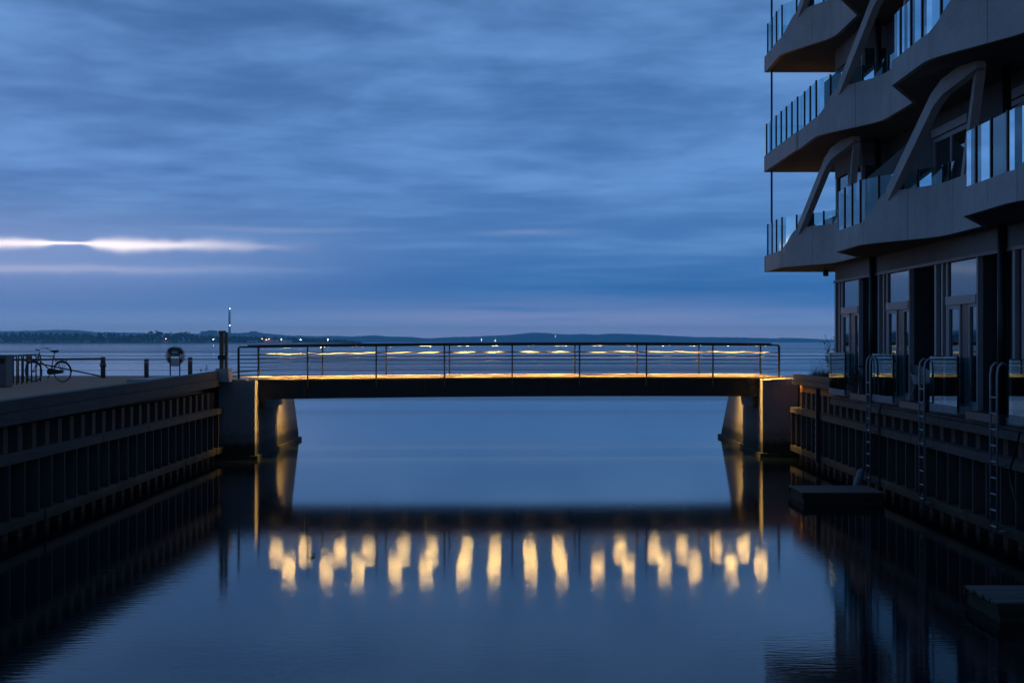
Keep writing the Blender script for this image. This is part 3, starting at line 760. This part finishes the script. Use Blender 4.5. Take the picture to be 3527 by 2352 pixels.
part('seat', MB().box(-0.35, 0.35, -0.9, 0.9, 0.06, 0.42), M['dark'], so, local=True)
part('backrest', MB().box(0.22, 0.40, -0.9, 0.9, 0.425, 1.18), M['dark'], so, local=True)
for b in (-1, 1): part('armrest', MB().box(-0.35, 0.215, *sorted((b * 0.74, b * 0.9)), 0.425, 0.66), M['dark'], so, local=True)
for a in (-0.3, 0.3):
    for b in (-0.8, 0.8): part('leg', MB().box(a - 0.03, a + 0.03, b - 0.03, b + 0.03, -0.05, 0.06), M['chairleg'], so, local=True)

# plants at the end of the right quay
sb = thing('shrub', 'tall leafy shrub growing at the corner of the building', 'shrub', (9.78, 49.6, 2.6))
stm, fol = MB(), MB()
for i in range(11):
    a = rnd.random() * 6.28; h = rnd.uniform(0.7, 1.55); sp_ = rnd.uniform(0.05, 0.34)
    top = Vector((math.cos(a) * sp_, math.sin(a) * sp_, h)); mid = Vector((math.cos(a) * sp_ * 0.4, math.sin(a) * sp_ * 0.4, h * 0.5))
    stm.tube([(0, 0, -0.05), mid, top], [0.012, 0.008, 0.003], 5)
    for k in range(46):
        t = rnd.uniform(0.2, 1.0); p = mid.lerp(top, max(0, t * 2 - 1)) if t > 0.5 else Vector((0, 0, 0)).lerp(mid, t * 2)
        leaf(fol, p + Vector((rnd.gauss(0, 0.05), rnd.gauss(0, 0.05), rnd.gauss(0, 0.04))), rnd.uniform(0.025, 0.055), rnd)
part('stem', stm, M['stem'], sb, local=True); part('foliage', fol, M['leaf'], sb, local=True)
gt = thing('grass_clump', 'dense tawny ornamental grass behind the quay timber by the bridge', 'grass', (9.75, 51.0, 2.6))
bl = MB(); sd = MB()
for i in range(1500):
    x, y = rnd.uniform(-0.32, 0.35), rnd.uniform(-1.6, 1.3); h = rnd.uniform(0.18, 0.42) * (1 - 0.35 * abs(y) / 1.6); a = rnd.random() * 6.28; ln = rnd.uniform(0.02, 0.16)
    n = len(bl.v); dx, dy = math.cos(a), math.sin(a)
    bl.v += [(x - dy * 0.005, y + dx * 0.005, -0.02), (x + dy * 0.005, y - dx * 0.005, -0.02), (x + dx * ln * 0.4 + dy * 0.004, y + dy * ln * 0.4 - dx * 0.004, h * 0.6), (x + dx * ln * 0.4 - dy * 0.004, y + dy * ln * 0.4 + dx * 0.004, h * 0.6), (x + dx * ln, y + dy * ln, h)]
    bl.f += [(n, n + 1, n + 2, n + 3), (n + 3, n + 2, n + 4)]
for i in range(34):
    x, y = rnd.uniform(-0.3, 0.3), rnd.uniform(-1.2, 1.4); a = rnd.random() * 6.28; l_ = rnd.uniform(0.05, 0.2); h = rnd.uniform(0.4, 0.72)
    sd.tube([(x, y, 0), (x + math.cos(a) * l_ * 0.3, y + math.sin(a) * l_ * 0.3, h * 0.6), (x + math.cos(a) * l_, y + math.sin(a) * l_, h)], [0.004, 0.003, 0.002], 4)
    for k in range(4): leaf(sd, (x + math.cos(a) * l_ + rnd.gauss(0, 0.012), y + math.sin(a) * l_, h + rnd.uniform(-0.06, 0.02)), 0.018, rnd)
part('blade_tuft', bl, M['grass'], gt, local=True); part('seed_head', sd, M['stem'], gt, local=True)

# ------------------------------------------------------------------ things on the left quay
tp = thing('mooring_post', 'pair of tall brown wooden posts bolted together beside the bridge end', 'post', (-9.62, 52.1, 2.95))
def wp(px, py): return at(px, py, 52.1)
for a, b, t in ((757.5, 770.5, 1142), (774.5, 784.5, 1144)):
    pa, pb = wp(a, t), wp(b, 1276); part('post', MB().box(pa.x, pb.x, 52.0, 52.13, pb.z - 0.10, pa.z), M['post'], tp)
c0, c1 = wp(755, 1139), wp(777, 1148); part('cap_board', MB().box(c0.x, c1.x, 51.96, 52.17, c1.z, c0.z), M['post'], tp)
c0, c1 = wp(753, 1224), wp(777, 1238); part('bolt_plate', MB().box(c0.x, c1.x, 51.95, 51.998, c1.z, c0.z), M['girder'], tp)
k0, k1 = wp(747, 1269), wp(796, 1310)
single('concrete_block', MB().quadbox([(k0.x - 0.03, 51.75, 2.55), (k1.x, 51.75, 2.55), (k1.x, 52.5, 2.55), (k0.x - 0.03, 52.5, 2.55), (k0.x + 0.02, 51.8, k0.z), (k1.x - 0.05, 51.8, k0.z), (k1.x - 0.05, 52.45, k0.z), (k0.x + 0.02, 52.45, k0.z)]),
       M['block'], 'tapered concrete block that carries the twin wooden posts', 'block')

def bollard(px, y, h, label):
    p = at(px, 1300, y); zq = quay_z(p.x, y)
    r = thing('bollard', label, 'bollard', (p.x, y, zq))
    part('shaft', MB().lathe([(0.085, -0.03), (0.085, h - 0.02), (0.075, h)], 16), M['bollard'], r, True, local=True)
    part('band', MB().lathe([(0.0865, h - 0.16), (0.0865, h - 0.10)], 16), M['band'], r, True, local=True)
bollard(504.5, 58.4, 0.73, 'round grey bollard between the barrier post and the lifebuoy stand')
bollard(655, 59.6, 0.72, 'round grey bollard between the lifebuoy stand and the wooden posts')

LS = thing('lifebuoy_stand', 'twin post steel stand with green rescue sign and white box', 'stand', (at(602, 1294, 61).x, 61, 2.49))
LX = at(602, 1294, 61).x
for px in (586.5, 619.0):
    x = at(px, 1200, 61).x; part('post', MB().tube([(x, 61, 2.42), (x, 61, 3.62)], 0.026, 8), M['bollard'], LS)
hd = MB(); n = 12
for i in range(n + 1):
    a = R(38) + R(104) * i / n
    for rr_, yy in ((0.345, 60.93), (0.345, 61.2), (0.29, 61.2), (0.29, 60.93)): hd.v.append((LX + rr_ * math.cos(a), yy, 3.305 + rr_ * math.sin(a)))
for i in range(n):
    for k in range(4): hd.f.append((i * 4 + k, i * 4 + (k + 1) % 4, i * 4 + 4 + (k + 1) % 4, i * 4 + 4 + k))
hd.f += [(0, 1, 2, 3), tuple(n * 4 + k for k in (3, 2, 1, 0))]
part('hood', hd, M['bollard'], LS)
part('back_panel', MB().box(LX - 0.17, LX + 0.17, 60.985, 60.999, 3.30, 3.56), M['bollard'], LS)
def rect(px0, px1, py0, py1, y):
    a, b = at(px0, py1, y), at(px1, py0, y); return MB().box(a.x, b.x, y, y + 0.012, a.z, b.z)
sg = part('sign', rect(590.5, 613.5, 1205.5, 1228, 60.96), M['green'], LS)
for x0, x1 in ((592.3, 596.6), (597.3, 601.6), (602.3, 606.6), (607.3, 611.6)):   # the pale block of lettering, too soft to read
    part('letter', rect(x0, x1, 1209.0, 1217.5, 60.953), M['signw'], sg)
for x0, x1 in ((592.5, 599.0), (600.5, 605.0), (606.5, 611.5)):
    part('letter', rect(x0, x1, 1222.6, 1224.2, 60.953), M['signw'], sg)
wb = part('box', MB().box(at(589.5, 0, 60.9).x, at(615.5, 0, 60.9).x, 60.86, 60.99, at(0, 1259, 60.9).z, at(0, 1233, 60.9).z), M['signw'], LS)
part('shelf', MB().box(at(588, 0, 60.9).x, at(618, 0, 60.9).x, 60.84, 61.02, at(0, 1261, 60.9).z, at(0, 1259.3, 60.9).z), M['bollard'], LS)
lb = thing('lifebuoy', 'red and white lifebuoy ring hanging behind the green sign', 'lifebuoy', (LX, 61.09, at(0, 1226, 61).z))
for i in range(8):
    a0 = R(22.5 + 45 * i - 4); part('segment', MB().torus((0, 0, 0), 0.285, 0.068, 'Y', 8, 10, a0, a0 + R(45)), M['red' if i % 2 == 0 else 'white'], lb, True, local=True)
part('grab_line', MB().torus((0, 0, 0), 0.375, 0.007, 'Y', 32, 5), M['rope'], lb, True, local=True)

# barrier gate
br_ = thing('barrier_gate', 'dark steel swing barrier with round post and diagonal brace', 'barrier', (-15.6, 60, 2.49))
part('post', MB().lathe([(0.092, -0.03), (0.092, 0.76), (0.085, 0.79)], 14, (-15.6, 60, 2.49)), M['barrier'], br_, True)
part('collar', MB().lathe([(0.125, 0.42), (0.112, 0.56)], 14, (-15.6, 60, 2.49)), M['barrier'], br_, True)
part('beam', MB().bar((-15.55, 59.98, 3.215), (-19.2, 57.4, 3.185), 0.07, 0.07), M['barrier'], br_)
part('brace', MB().bar((-15.6, 59.95, 2.545), (-18.0, 58.22, 3.16), 0.045, 0.05), M['barrier'], br_)
part('post', MB().lathe([(0.092, -0.03), (0.092, 0.76), (0.085, 0.79)], 14, (-19.2, 57.4, 2.49)), M['barrier'], br_, True)
# bike hoops
hm = None
for i in range(6):
    t = i / 5; c = Vector((-15.92 - 0.72 * t, 50.0 + 4.9 * t, 2.49))
    if hm is None:
        o = MB(); pts = [(0, -0.36, -0.03), (0, -0.36, 0.82)] + [(0, -0.36 + 0.10 * (1 - math.cos(a)), 0.82 + 0.10 * math.sin(a)) for a in (R(30), R(60), R(90))] + \
            [(0, 0.36 - 0.10 * (1 - math.cos(a)), 0.82 + 0.10 * math.sin(a)) for a in (R(90), R(60), R(30))] + [(0, 0.36, 0.82), (0, 0.36, -0.03)]
        o.tube(pts, 0.024, 8); hm = o.mesh('bike_hoop', M['barrier'], True)
    h = link('bike_hoop', hm, None, c, (0, 0, R(-18))); tag(h, 'dark steel inverted U bicycle hoop in the row beside the bin', 'bike rack', 'row of bicycle hoops on the quay')
bn = thing('litter_bin', 'square grey steel litter bin with slot opening and overhanging lid', 'bin', (-15.52, 48.0, 2.49), R(-6))
part('body', MB().box(-0.235, 0.235, -0.235, 0.235, 0.03, 0.90), M['bin'], bn, local=True)
part('lid', MB().box(-0.27, 0.27, -0.27, 0.27, 0.902, 0.97), M['bin'], bn, local=True)
part('opening', MB().box(-0.02, 0.19, -0.242, -0.236, 0.70, 0.86), M['rubber'], bn, local=True)
part('base', MB().box(-0.21, 0.21, -0.21, 0.21, -0.02, 0.03), M['girder'], bn, local=True)

# bicycle (front wheel to the left, leaning on its stand towards the camera)
bk = thing('bicycle', 'black upright bicycle with rear rack parked on its stand on the quay', 'bicycle', (at(167, 1313, 54.1).x, 54.1, 2.492))
bk.rotation_euler = (R(5), 0, R(-19))
def bpart(n, mb, m, par=None, sm=True):
    o = link(n, mb.mesh(n, M[m], sm), par or bk); return o
RZ = 0.35
for cx_ in (-0.575, 0.575):
    wh = bpart('wheel', MB().torus((cx_, 0, RZ), 0.315, 0.012, 'Y', 32, 6), 'chrome')
    bpart('tyre', MB().torus((cx_, 0, RZ), 0.333, 0.021, 'Y', 36, 8), 'rubber', wh)
    bpart('hub', MB().tube([(cx_, -0.05, RZ), (cx_, 0.05, RZ)], 0.026, 10), 'chrome', wh)
    for k in range(14):
        a = 2 * math.pi * k / 14; sd_ = 0.03 if k % 2 else -0.03
        bpart('spoke', MB().tube([(cx_ + 0.02 * math.cos(a + 1.3), sd_, RZ + 0.02 * math.sin(a + 1.3)), (cx_ + 0.31 * math.cos(a), 0, RZ + 0.31 * math.sin(a))], 0.0022, 4), 'chrome', wh)
    bpart('mudguard', MB().torus((cx_, 0, RZ), 0.366, 0.014, 'Y', 20, 6, R(25 if cx_ < 0 else -5), R(150 if cx_ < 0 else 140)), 'bikeframe')
fr_ = MB()
fr_.tube([(-0.365, 0, 0.75), (-0.305, 0, 0.99)], 0.022, 10).tube([(-0.325, 0, 0.895), (0.262, 0, 0.865)], 0.017, 8).tube([(-0.36, 0, 0.775), (0.10, 0, 0.385)], 0.020, 8)
fr_.tube([(0.113, 0, 0.35), (0.29, 0, 0.95)], 0.018, 8)
for s in (-0.05, 0.05): fr_.tube([(0.262, s * 0.5, 0.85), (0.575, s, RZ)], 0.010, 6).tube([(0.113, s, 0.36), (0.575, s, RZ)], 0.011, 6)
bpart('frame', fr_, 'bikeframe')
fk = MB()
for s in (-0.05, 0.05): fk.tube([(-0.37, s * 0.6, 0.74), (-0.45, s, 0.55), (-0.575, s, RZ)], [0.014, 0.013, 0.009], 8)
bpart('fork', fk, 'bikeframe')
bpart('handlebar', MB().tube([(-0.305, 0, 0.96), (-0.295, 0, 1.09)], 0.012, 8).tube([(-0.13, -0.27, 1.10), (-0.26, -0.27, 1.13), (-0.34, -0.16, 1.13), (-0.30, 0, 1.085), (-0.34, 0.16, 1.13), (-0.26, 0.27, 1.13), (-0.13, 0.27, 1.10)], 0.011, 8), 'chrome')
for s in (-0.27, 0.27): bpart('grip', MB().tube([(-0.25, s, 1.128), (-0.11, s, 1.095)], 0.017, 8), 'rubber')
bpart('seatpost', MB().tube([(0.285, 0, 0.93), (0.305, 0, 1.0)], 0.013, 8), 'chrome')
sd2 = MB()
for i, (x, hw, zt, zb) in enumerate(((0.14, 0.018, 1.085, 1.06), (0.22, 0.035, 1.07, 1.03), (0.30, 0.075, 1.065, 1.0), (0.37, 0.10, 1.08, 0.99), (0.41, 0.095, 1.085, 1.0))):
    sd2.v += [(x, -hw, zb), (x, hw, zb), (x, hw * 0.85, zt), (x, -hw * 0.85, zt)]
for i in range(4):
    for k in range(4): sd2.f.append((i * 4 + k, i * 4 + (k + 1) % 4, i * 4 + 4 + (k + 1) % 4, i * 4 + 4 + k))
sd2.f += [(0, 1, 2, 3), (16, 17, 18, 19)]
bpart('saddle', sd2, 'rubber')
rk = MB().box(0.33, 0.74, -0.07, 0.07, 0.755, 0.77)
for s in (-0.07, 0.07): rk.tube([(0.70, s, 0.76), (0.575, s * 0.8, RZ)], 0.006, 5).tube([(0.5, s, 0.76), (0.575, s * 0.8, RZ)], 0.006, 5)
bpart('rear_rack', rk, 'bikeframe', None, False)
bpart('pannier_pad', MB().box(0.36, 0.70, -0.06, 0.06, 0.772, 0.80), 'rubber', None, False)
bpart('chain_case', MB().prism([(0.0, 0.34), (0.04, 0.44), (0.14, 0.47), (0.60, 0.40), (0.66, 0.36), (0.64, 0.31), (0.55, 0.295), (0.15, 0.25), (0.04, 0.265)], -0.075, -0.055), 'bikeframe', None, False)
bpart('crank', MB().tube([(0.113, -0.09, 0.36), (0.10, -0.10, 0.19)], 0.010, 6).box(0.06, 0.14, -0.19, -0.10, 0.175, 0.195).tube([(0.113, 0.09, 0.36), (0.126, 0.10, 0.53)], 0.010, 6).box(0.086, 0.166, 0.10, 0.19, 0.525, 0.545), 'rubber', None, False)
bpart('kickstand', MB().tube([(0.16, -0.04, 0.33), (0.08, -0.20, 0.005)], 0.009, 6), 'chrome')
bpart('front_light', MB().lathe([(0.02, -0.03), (0.04, 0), (0.04, 0.03)], 12, (-0.42, 0, 0.84)), 'chrome')
bpart('tail_light', MB().box(0.745, 0.765, -0.03, 0.03, 0.70, 0.75), 'red', None, False)
bpart('front_carrier', MB().box(-0.78, -0.70, -0.06, 0.06, 0.72, 0.88), 'orange', None, False)
bpart('carrier_stay', MB().tube([(-0.74, 0, 0.74), (-0.40, 0, 0.76)], 0.008, 6), 'bikeframe')

# weeds on the kerb timber
for (px, h, lab) in ((712, 0.22, 'taller leafy weed sprouting from the quay edge beside the wooden posts'), (694, 0.10, 'tiny leafy weed sprouting from the quay edge beside the taller weed')):
    p = at(px, 1284, 53.0); wv = MB(); p.z = 2.86
    wv.tube([p + Vector((0, 0, -0.02)), p + Vector((0.01, 0, h * 0.6)), p + Vector((0.0, 0, h))], [0.006, 0.005, 0.003], 5)
    for k in range(int(90 * h) + 4): leaf(wv, p + Vector((rnd.gauss(0, 0.018), rnd.gauss(0, 0.018), rnd.uniform(0.02, h))), 0.028, rnd)
    single('weed', wv, M['leaf'], lab, 'weed')

# a star shaped leaf adrift on the canal
lf = MB(); n = 10
lc = at(1077, 1914, EYE * FOC / (1914 - CY)); lc.z = 0.01
lf.v = [(lc.x, lc.y, 0.022)] + [(lc.x + (0.062 if k % 2 else 0.026) * math.cos(2 * math.pi * k / n + 0.4), lc.y + (0.30 if k % 2 else 0.14) * math.sin(2 * math.pi * k / n + 0.4), 0.008 + 0.02 * (k % 3)) for k in range(n)]
lf.f = [(0, 1 + k, 1 + (k + 1) % n) for k in range(n)]
single('floating_leaf', lf, M['leaf_dark'], 'dark ragged leaf clump floating on the canal in front of the bridge', 'leaf')

# ------------------------------------------------------------------ far shores
def interp(tab, x):
    for (a, ya), (b, yb) in zip(tab[:-1], tab[1:]):
        if a <= x <= b: return ya + (yb - ya) * (x - a) / (b - a)
    return tab[0][1] if x < tab[0][0] else tab[-1][1]
YS = 2830.0
prof = [(-600, 1143), (0, 1143), (50, 1140), (140, 1142), (250, 1146), (330, 1143), (380, 1143), (440, 1147), (500, 1144), (528, 1136), (548, 1133), (575, 1139), (600, 1145), (640, 1137), (660, 1141), (682, 1151), (740, 1153), (800, 1153), (880, 1156), (1000, 1157), (1050, 1159), (1120, 1163), (1200, 1169), (1245, 1176)]
ld = MB(); n = 80
for i in range(n + 1):
    px = -900 + (1262 + 900) * i / n; x = (px - CX) / FOC * YS
    tp_ = min(1, (1262 - px) / 120)
    for y, z in ((YS - 6, -0.5), (YS + 10, 1.6 * tp_), (YS + 35, 2.4 * tp_), (YS + 400, 4.0 * tp_), (YS + 900, -1)): ld.v.append((x * y / YS, y, z if y != YS - 6 else -0.5))
for i in range(n):
    for k in range(4): a = i * 5 + k; ld.f.append((a, a + 1, a + 6, a + 5))
o = struct('shore', ld, M['land'])
o.data.materials.append(M['sand'])
for p in o.data.polygons:
    if p.index % 4 == 0: p.material_index = 1
ico_v = []; phi = (1 + 5 ** 0.5) / 2
ICO = [(-1, phi, 0), (1, phi, 0), (-1, -phi, 0), (1, -phi, 0), (0, -1, phi), (0, 1, phi), (0, -1, -phi), (0, 1, -phi), (phi, 0, -1), (phi, 0, 1), (-phi, 0, -1), (-phi, 0, 1)]
ICF = [(0, 11, 5), (0, 5, 1), (0, 1, 7), (0, 7, 10), (0, 10, 11), (1, 5, 9), (5, 11, 4), (11, 10, 2), (10, 7, 6), (7, 1, 8), (3, 9, 4), (3, 4, 2), (3, 2, 6), (3, 6, 8), (3, 8, 9), (4, 9, 5), (2, 4, 11), (6, 2, 10), (8, 6, 7), (9, 8, 1)]
wd_ = MB(); rw = random.Random(3)
def blob(c, rx, rz):
    n = len(wd_.v)
    for v in ICO:
        k = rw.uniform(0.35, 0.62); wd_.v.append((c[0] + v[0] * rx * k, c[1] + v[1] * rx * k, c[2] + v[2] * rz * k))
    wd_.f += [tuple(n + i for i in f) for f in ICF]
for i in range(2300):
    px = rw.uniform(-700, 1240); dep = rw.uniform(30, 260); y = YS + dep
    x = (px - CX) / FOC * y; htop = (CY - interp(prof, px)) / FOC * y + EYE
    htop *= rw.uniform(0.62, 1.0) if rw.random() < 0.8 else rw.uniform(0.95, 1.06); h = (rw.uniform(0.25, 1.0) ** 0.6) * htop
    if h < 1: continue
    rr_ = rw.uniform(1.6, 3.6); blob((x, y, max(1.2, h - rr_)), rr_, rr_ * rw.uniform(0.8, 1.3))
o = link('distant_wood', wd_.mesh('distant_wood', M['wood_far'])); o['kind'] = 'stuff'; tag(o, 'dark belt of trees along the far left shore', 'trees')

def house(px, y, wdt, hgt, wallm, roofm):
    x = (px - CX) / FOC * y; r = thing('house', 'small %s house with a %s roof among the trees on the far shore' % ('white' if wallm == 'housew' else 'brick', 'red' if roofm == 'roofr' else 'dark'), 'house', (x, y, 1.8), rnd.uniform(-0.3, 0.3), 'houses on the far shore')
    part('wall', MB().box(-wdt / 2, wdt / 2, -4, 4, -0.8, hgt), M[wallm], r, local=True)
    part('roof', MB().prism([(-wdt / 2 - 0.5, hgt), (wdt / 2 + 0.5, hgt), (wdt / 2 - 1.5, hgt + 3.2), (-wdt / 2 + 1.5, hgt + 3.2)], -4.4, 4.4), M[roofm], r, local=True)
    for k in range(2): part('window', MB().box(-wdt / 4 + k * wdt / 2 - 0.8, -wdt / 4 + k * wdt / 2 + 0.8, -4.08, -4.0, 0.9, 2.3), M['fardark'], r, local=True)
for px, wdt, hgt, wm, rm in ((96, 16, 3.5, 'housew', 'roofd'), (160, 14, 4, 'houser', 'roofr'), (230, 8, 3, 'housew', 'roofd'), (300, 11, 4.5, 'housew', 'roofr'), (318, 12, 3.5, 'houser', 'roofd'),
                             (462, 9, 5, 'houser', 'roofr'), (475, 12, 3.5, 'houser', 'roofr'), (552, 13, 4, 'houser', 'roofr'), (566, 9, 3.5, 'housew', 'roofr'), (622, 9, 3, 'housew', 'roofd'),
                             (700, 14, 4, 'houser', 'roofd'), (870, 18, 4, 'housew', 'roofd'), (935, 26, 4.5, 'housew', 'roofd'), (985, 20, 4, 'housew', 'roofd'), (1100, 16, 3.5, 'houser', 'roofd')):
    house(px, YS + 26, wdt, hgt, wm, rm)
def lamp(px, py, y, r_, m, label, grp, post=True):
    p = at(px, py, y); t = thing('shore_lamp', label, 'lamp', (p.x, y, 1.5), 0, grp)
    part('globe', MB().lathe([(0.02, -r_), (r_ * 0.7, -r_ * 0.7), (r_, 0), (r_ * 0.7, r_ * 0.7), (0.02, r_)], 8, p), M[m], t)
    if post: part('pole', MB().tube([(p.x, y, 0.2), (p.x, y, p.z - r_)], 0.12, 6), M['fardark'], t)
for px, py, m in ((735, 1168.5, 'lamp'), (969, 1169.5, 'lamp'), (1035, 1170, 'lamp'), (1129, 1170, 'lamp')):
    lamp(px, py, YS + 12, 0.5, m, 'small white lamp on a pole at the far left shore', 'white lamps on the far shore')
for px, py in ((571, 1166.5), (903, 1167), (917, 1170), (926, 1167.5)):
    lamp(px, py, YS + 14, 0.5, 'lampr', 'small reddish lamp on a pole at the far left shore', 'reddish lamps on the far shore')
for px, py in ((1658, 1169), (1913, 1157), (1706, 1173)):
    lamp(px, py, 6990 if py > 1165 else 7240, 0.9, 'lamp', 'tiny pale light at the foot of the far wooded hills', 'lights on the far hills')

# power station
ch_ = thing('chimney', 'tall slender power station chimney with white warning lights', 'chimney', (at(790.5, 1176, 5000).x, 5000, 0))
cx_ = at(790.5, 1176, 5000).x; zt = at(790, 1062, 5000).z
part('shaft', MB().lathe([(4.6, -1), (3.9, zt * 0.3), (3.3, zt)], 16, (cx_, 5000, 0)), M['farconc'], ch_, True)
part('rim', MB().lathe([(3.5, zt - 1.5), (3.5, zt + 0.5)], 16, (cx_, 5000, 0)), M['fardark'], ch_, True)
for z in (zt - 0.5, zt * 0.50): part('warning_light', MB().lathe([(0.1, -1.0), (1.0, 0), (0.1, 1.0)], 8, (cx_ + 1.8, 4996.0, z)), M['lampw'], ch_)
def block(px0, px1, py, y, label, steps=()):
    a, b = at(px0, py, y), at(px1, py, y); r = thing('industrial_building', label, 'building', ((a.x + b.x) / 2, y + 15, 0))
    part('wall', MB().box(a.x, b.x, y, y + 30, -1, a.z), M['farconc'], r)
    part('roof', MB().box(a.x - 0.6, b.x + 0.6, y - 0.6, y + 30.6, a.z + 0.01, a.z + 1.0), M['fardark'], r)
    for p0, p1, pz in steps:
        c, d = at(p0, pz, y), at(p1, pz, y); part('tower', MB().box(c.x, d.x, y + 4, y + 20, a.z + 1.01, c.z), M['farconc'], r)
block(691, 713, 1142, 4900, 'low pale block of the distant power station beyond the trees')
block(713.5, 743, 1139.5, 5000, 'tall boiler house of the distant power station near the chimney', ((718, 735, 1137.5),))
block(861, 882, 1142, 5100, 'square distant hall on the hill behind the shore lamps')

hp = [(-700, 1142), (0, 1141), (70, 1140), (200, 1136), (270, 1138), (340, 1144), (460, 1146), (560, 1148), (690, 1149), (840, 1146), (870, 1143), (920, 1149), (1000, 1156), (1100, 1158), (1160, 1157), (1210, 1159), (1290, 1155), (1360, 1160), (1400, 1159), (1480, 1166), (1510, 1163), (1560, 1161), (1640, 1159), (1760, 1153), (1830, 1146), (1870, 1147), (1950, 1152), (2010, 1150), (2060, 1153), (2090, 1149), (2150, 1150), (2250, 1153), (2400, 1161), (2550, 1162), (2680, 1166), (2690, 1163), (2760, 1165), (2850, 1169), (3000, 1171), (3600, 1172)]
hl = MB(); nx = 900; rows = [(7000, 0.0), (7030, 0.10), (7150, 0.42), (7320, 0.80), (7450, 1.0), (7900, 0.75), (8600, 0.0)]
rh = random.Random(11)
for i in range(nx + 1):
    px = -700 + 4300 * i / nx
    for (y, f) in rows:
        yy = 7450.0; h = (CY - interp(hp, px)) / FOC * yy + EYE
        z = h * f + (rh.uniform(-1.2, 1.8) if 0.05 < f else 0) * (1.0 if f > 0.3 else 0.6)
        hl.v.append(((px - CX) / FOC * y + (rh.uniform(-1.5, 1.5) if f else 0), y, z if f else -0.6))
k = len(rows)
for i in range(nx):
    for j in range(k - 1): a = i * k + j; hl.f.append((a, a + k, a + k + 1, a + 1))
struct('hills', hl, M['hill'], True)

# ------------------------------------------------------------------ evening haze
hz = link('haze', MB().box(-13500, 13500, -50, 15000, -1.6, 135).mesh('haze', M['land'])); hz['kind'] = 'stuff'
hz['label'] = 'thin blue evening haze over the bay'; hz['category'] = 'haze'
m = bpy.data.materials.new('haze_air'); m.use_nodes = True; t = m.node_tree; t.nodes.clear()
o = t.nodes.new('ShaderNodeOutputMaterial'); v = t.nodes.new('ShaderNodeVolumePrincipled')
v.inputs['Color'].default_value = (0.34, 0.80, 1.0, 1); v.inputs['Density'].default_value = 1.15e-4; v.inputs['Anisotropy'].default_value = 0.88
t.links.new(v.outputs[0], o.inputs['Volume']); hz.data.materials.clear(); hz.data.materials.append(m)
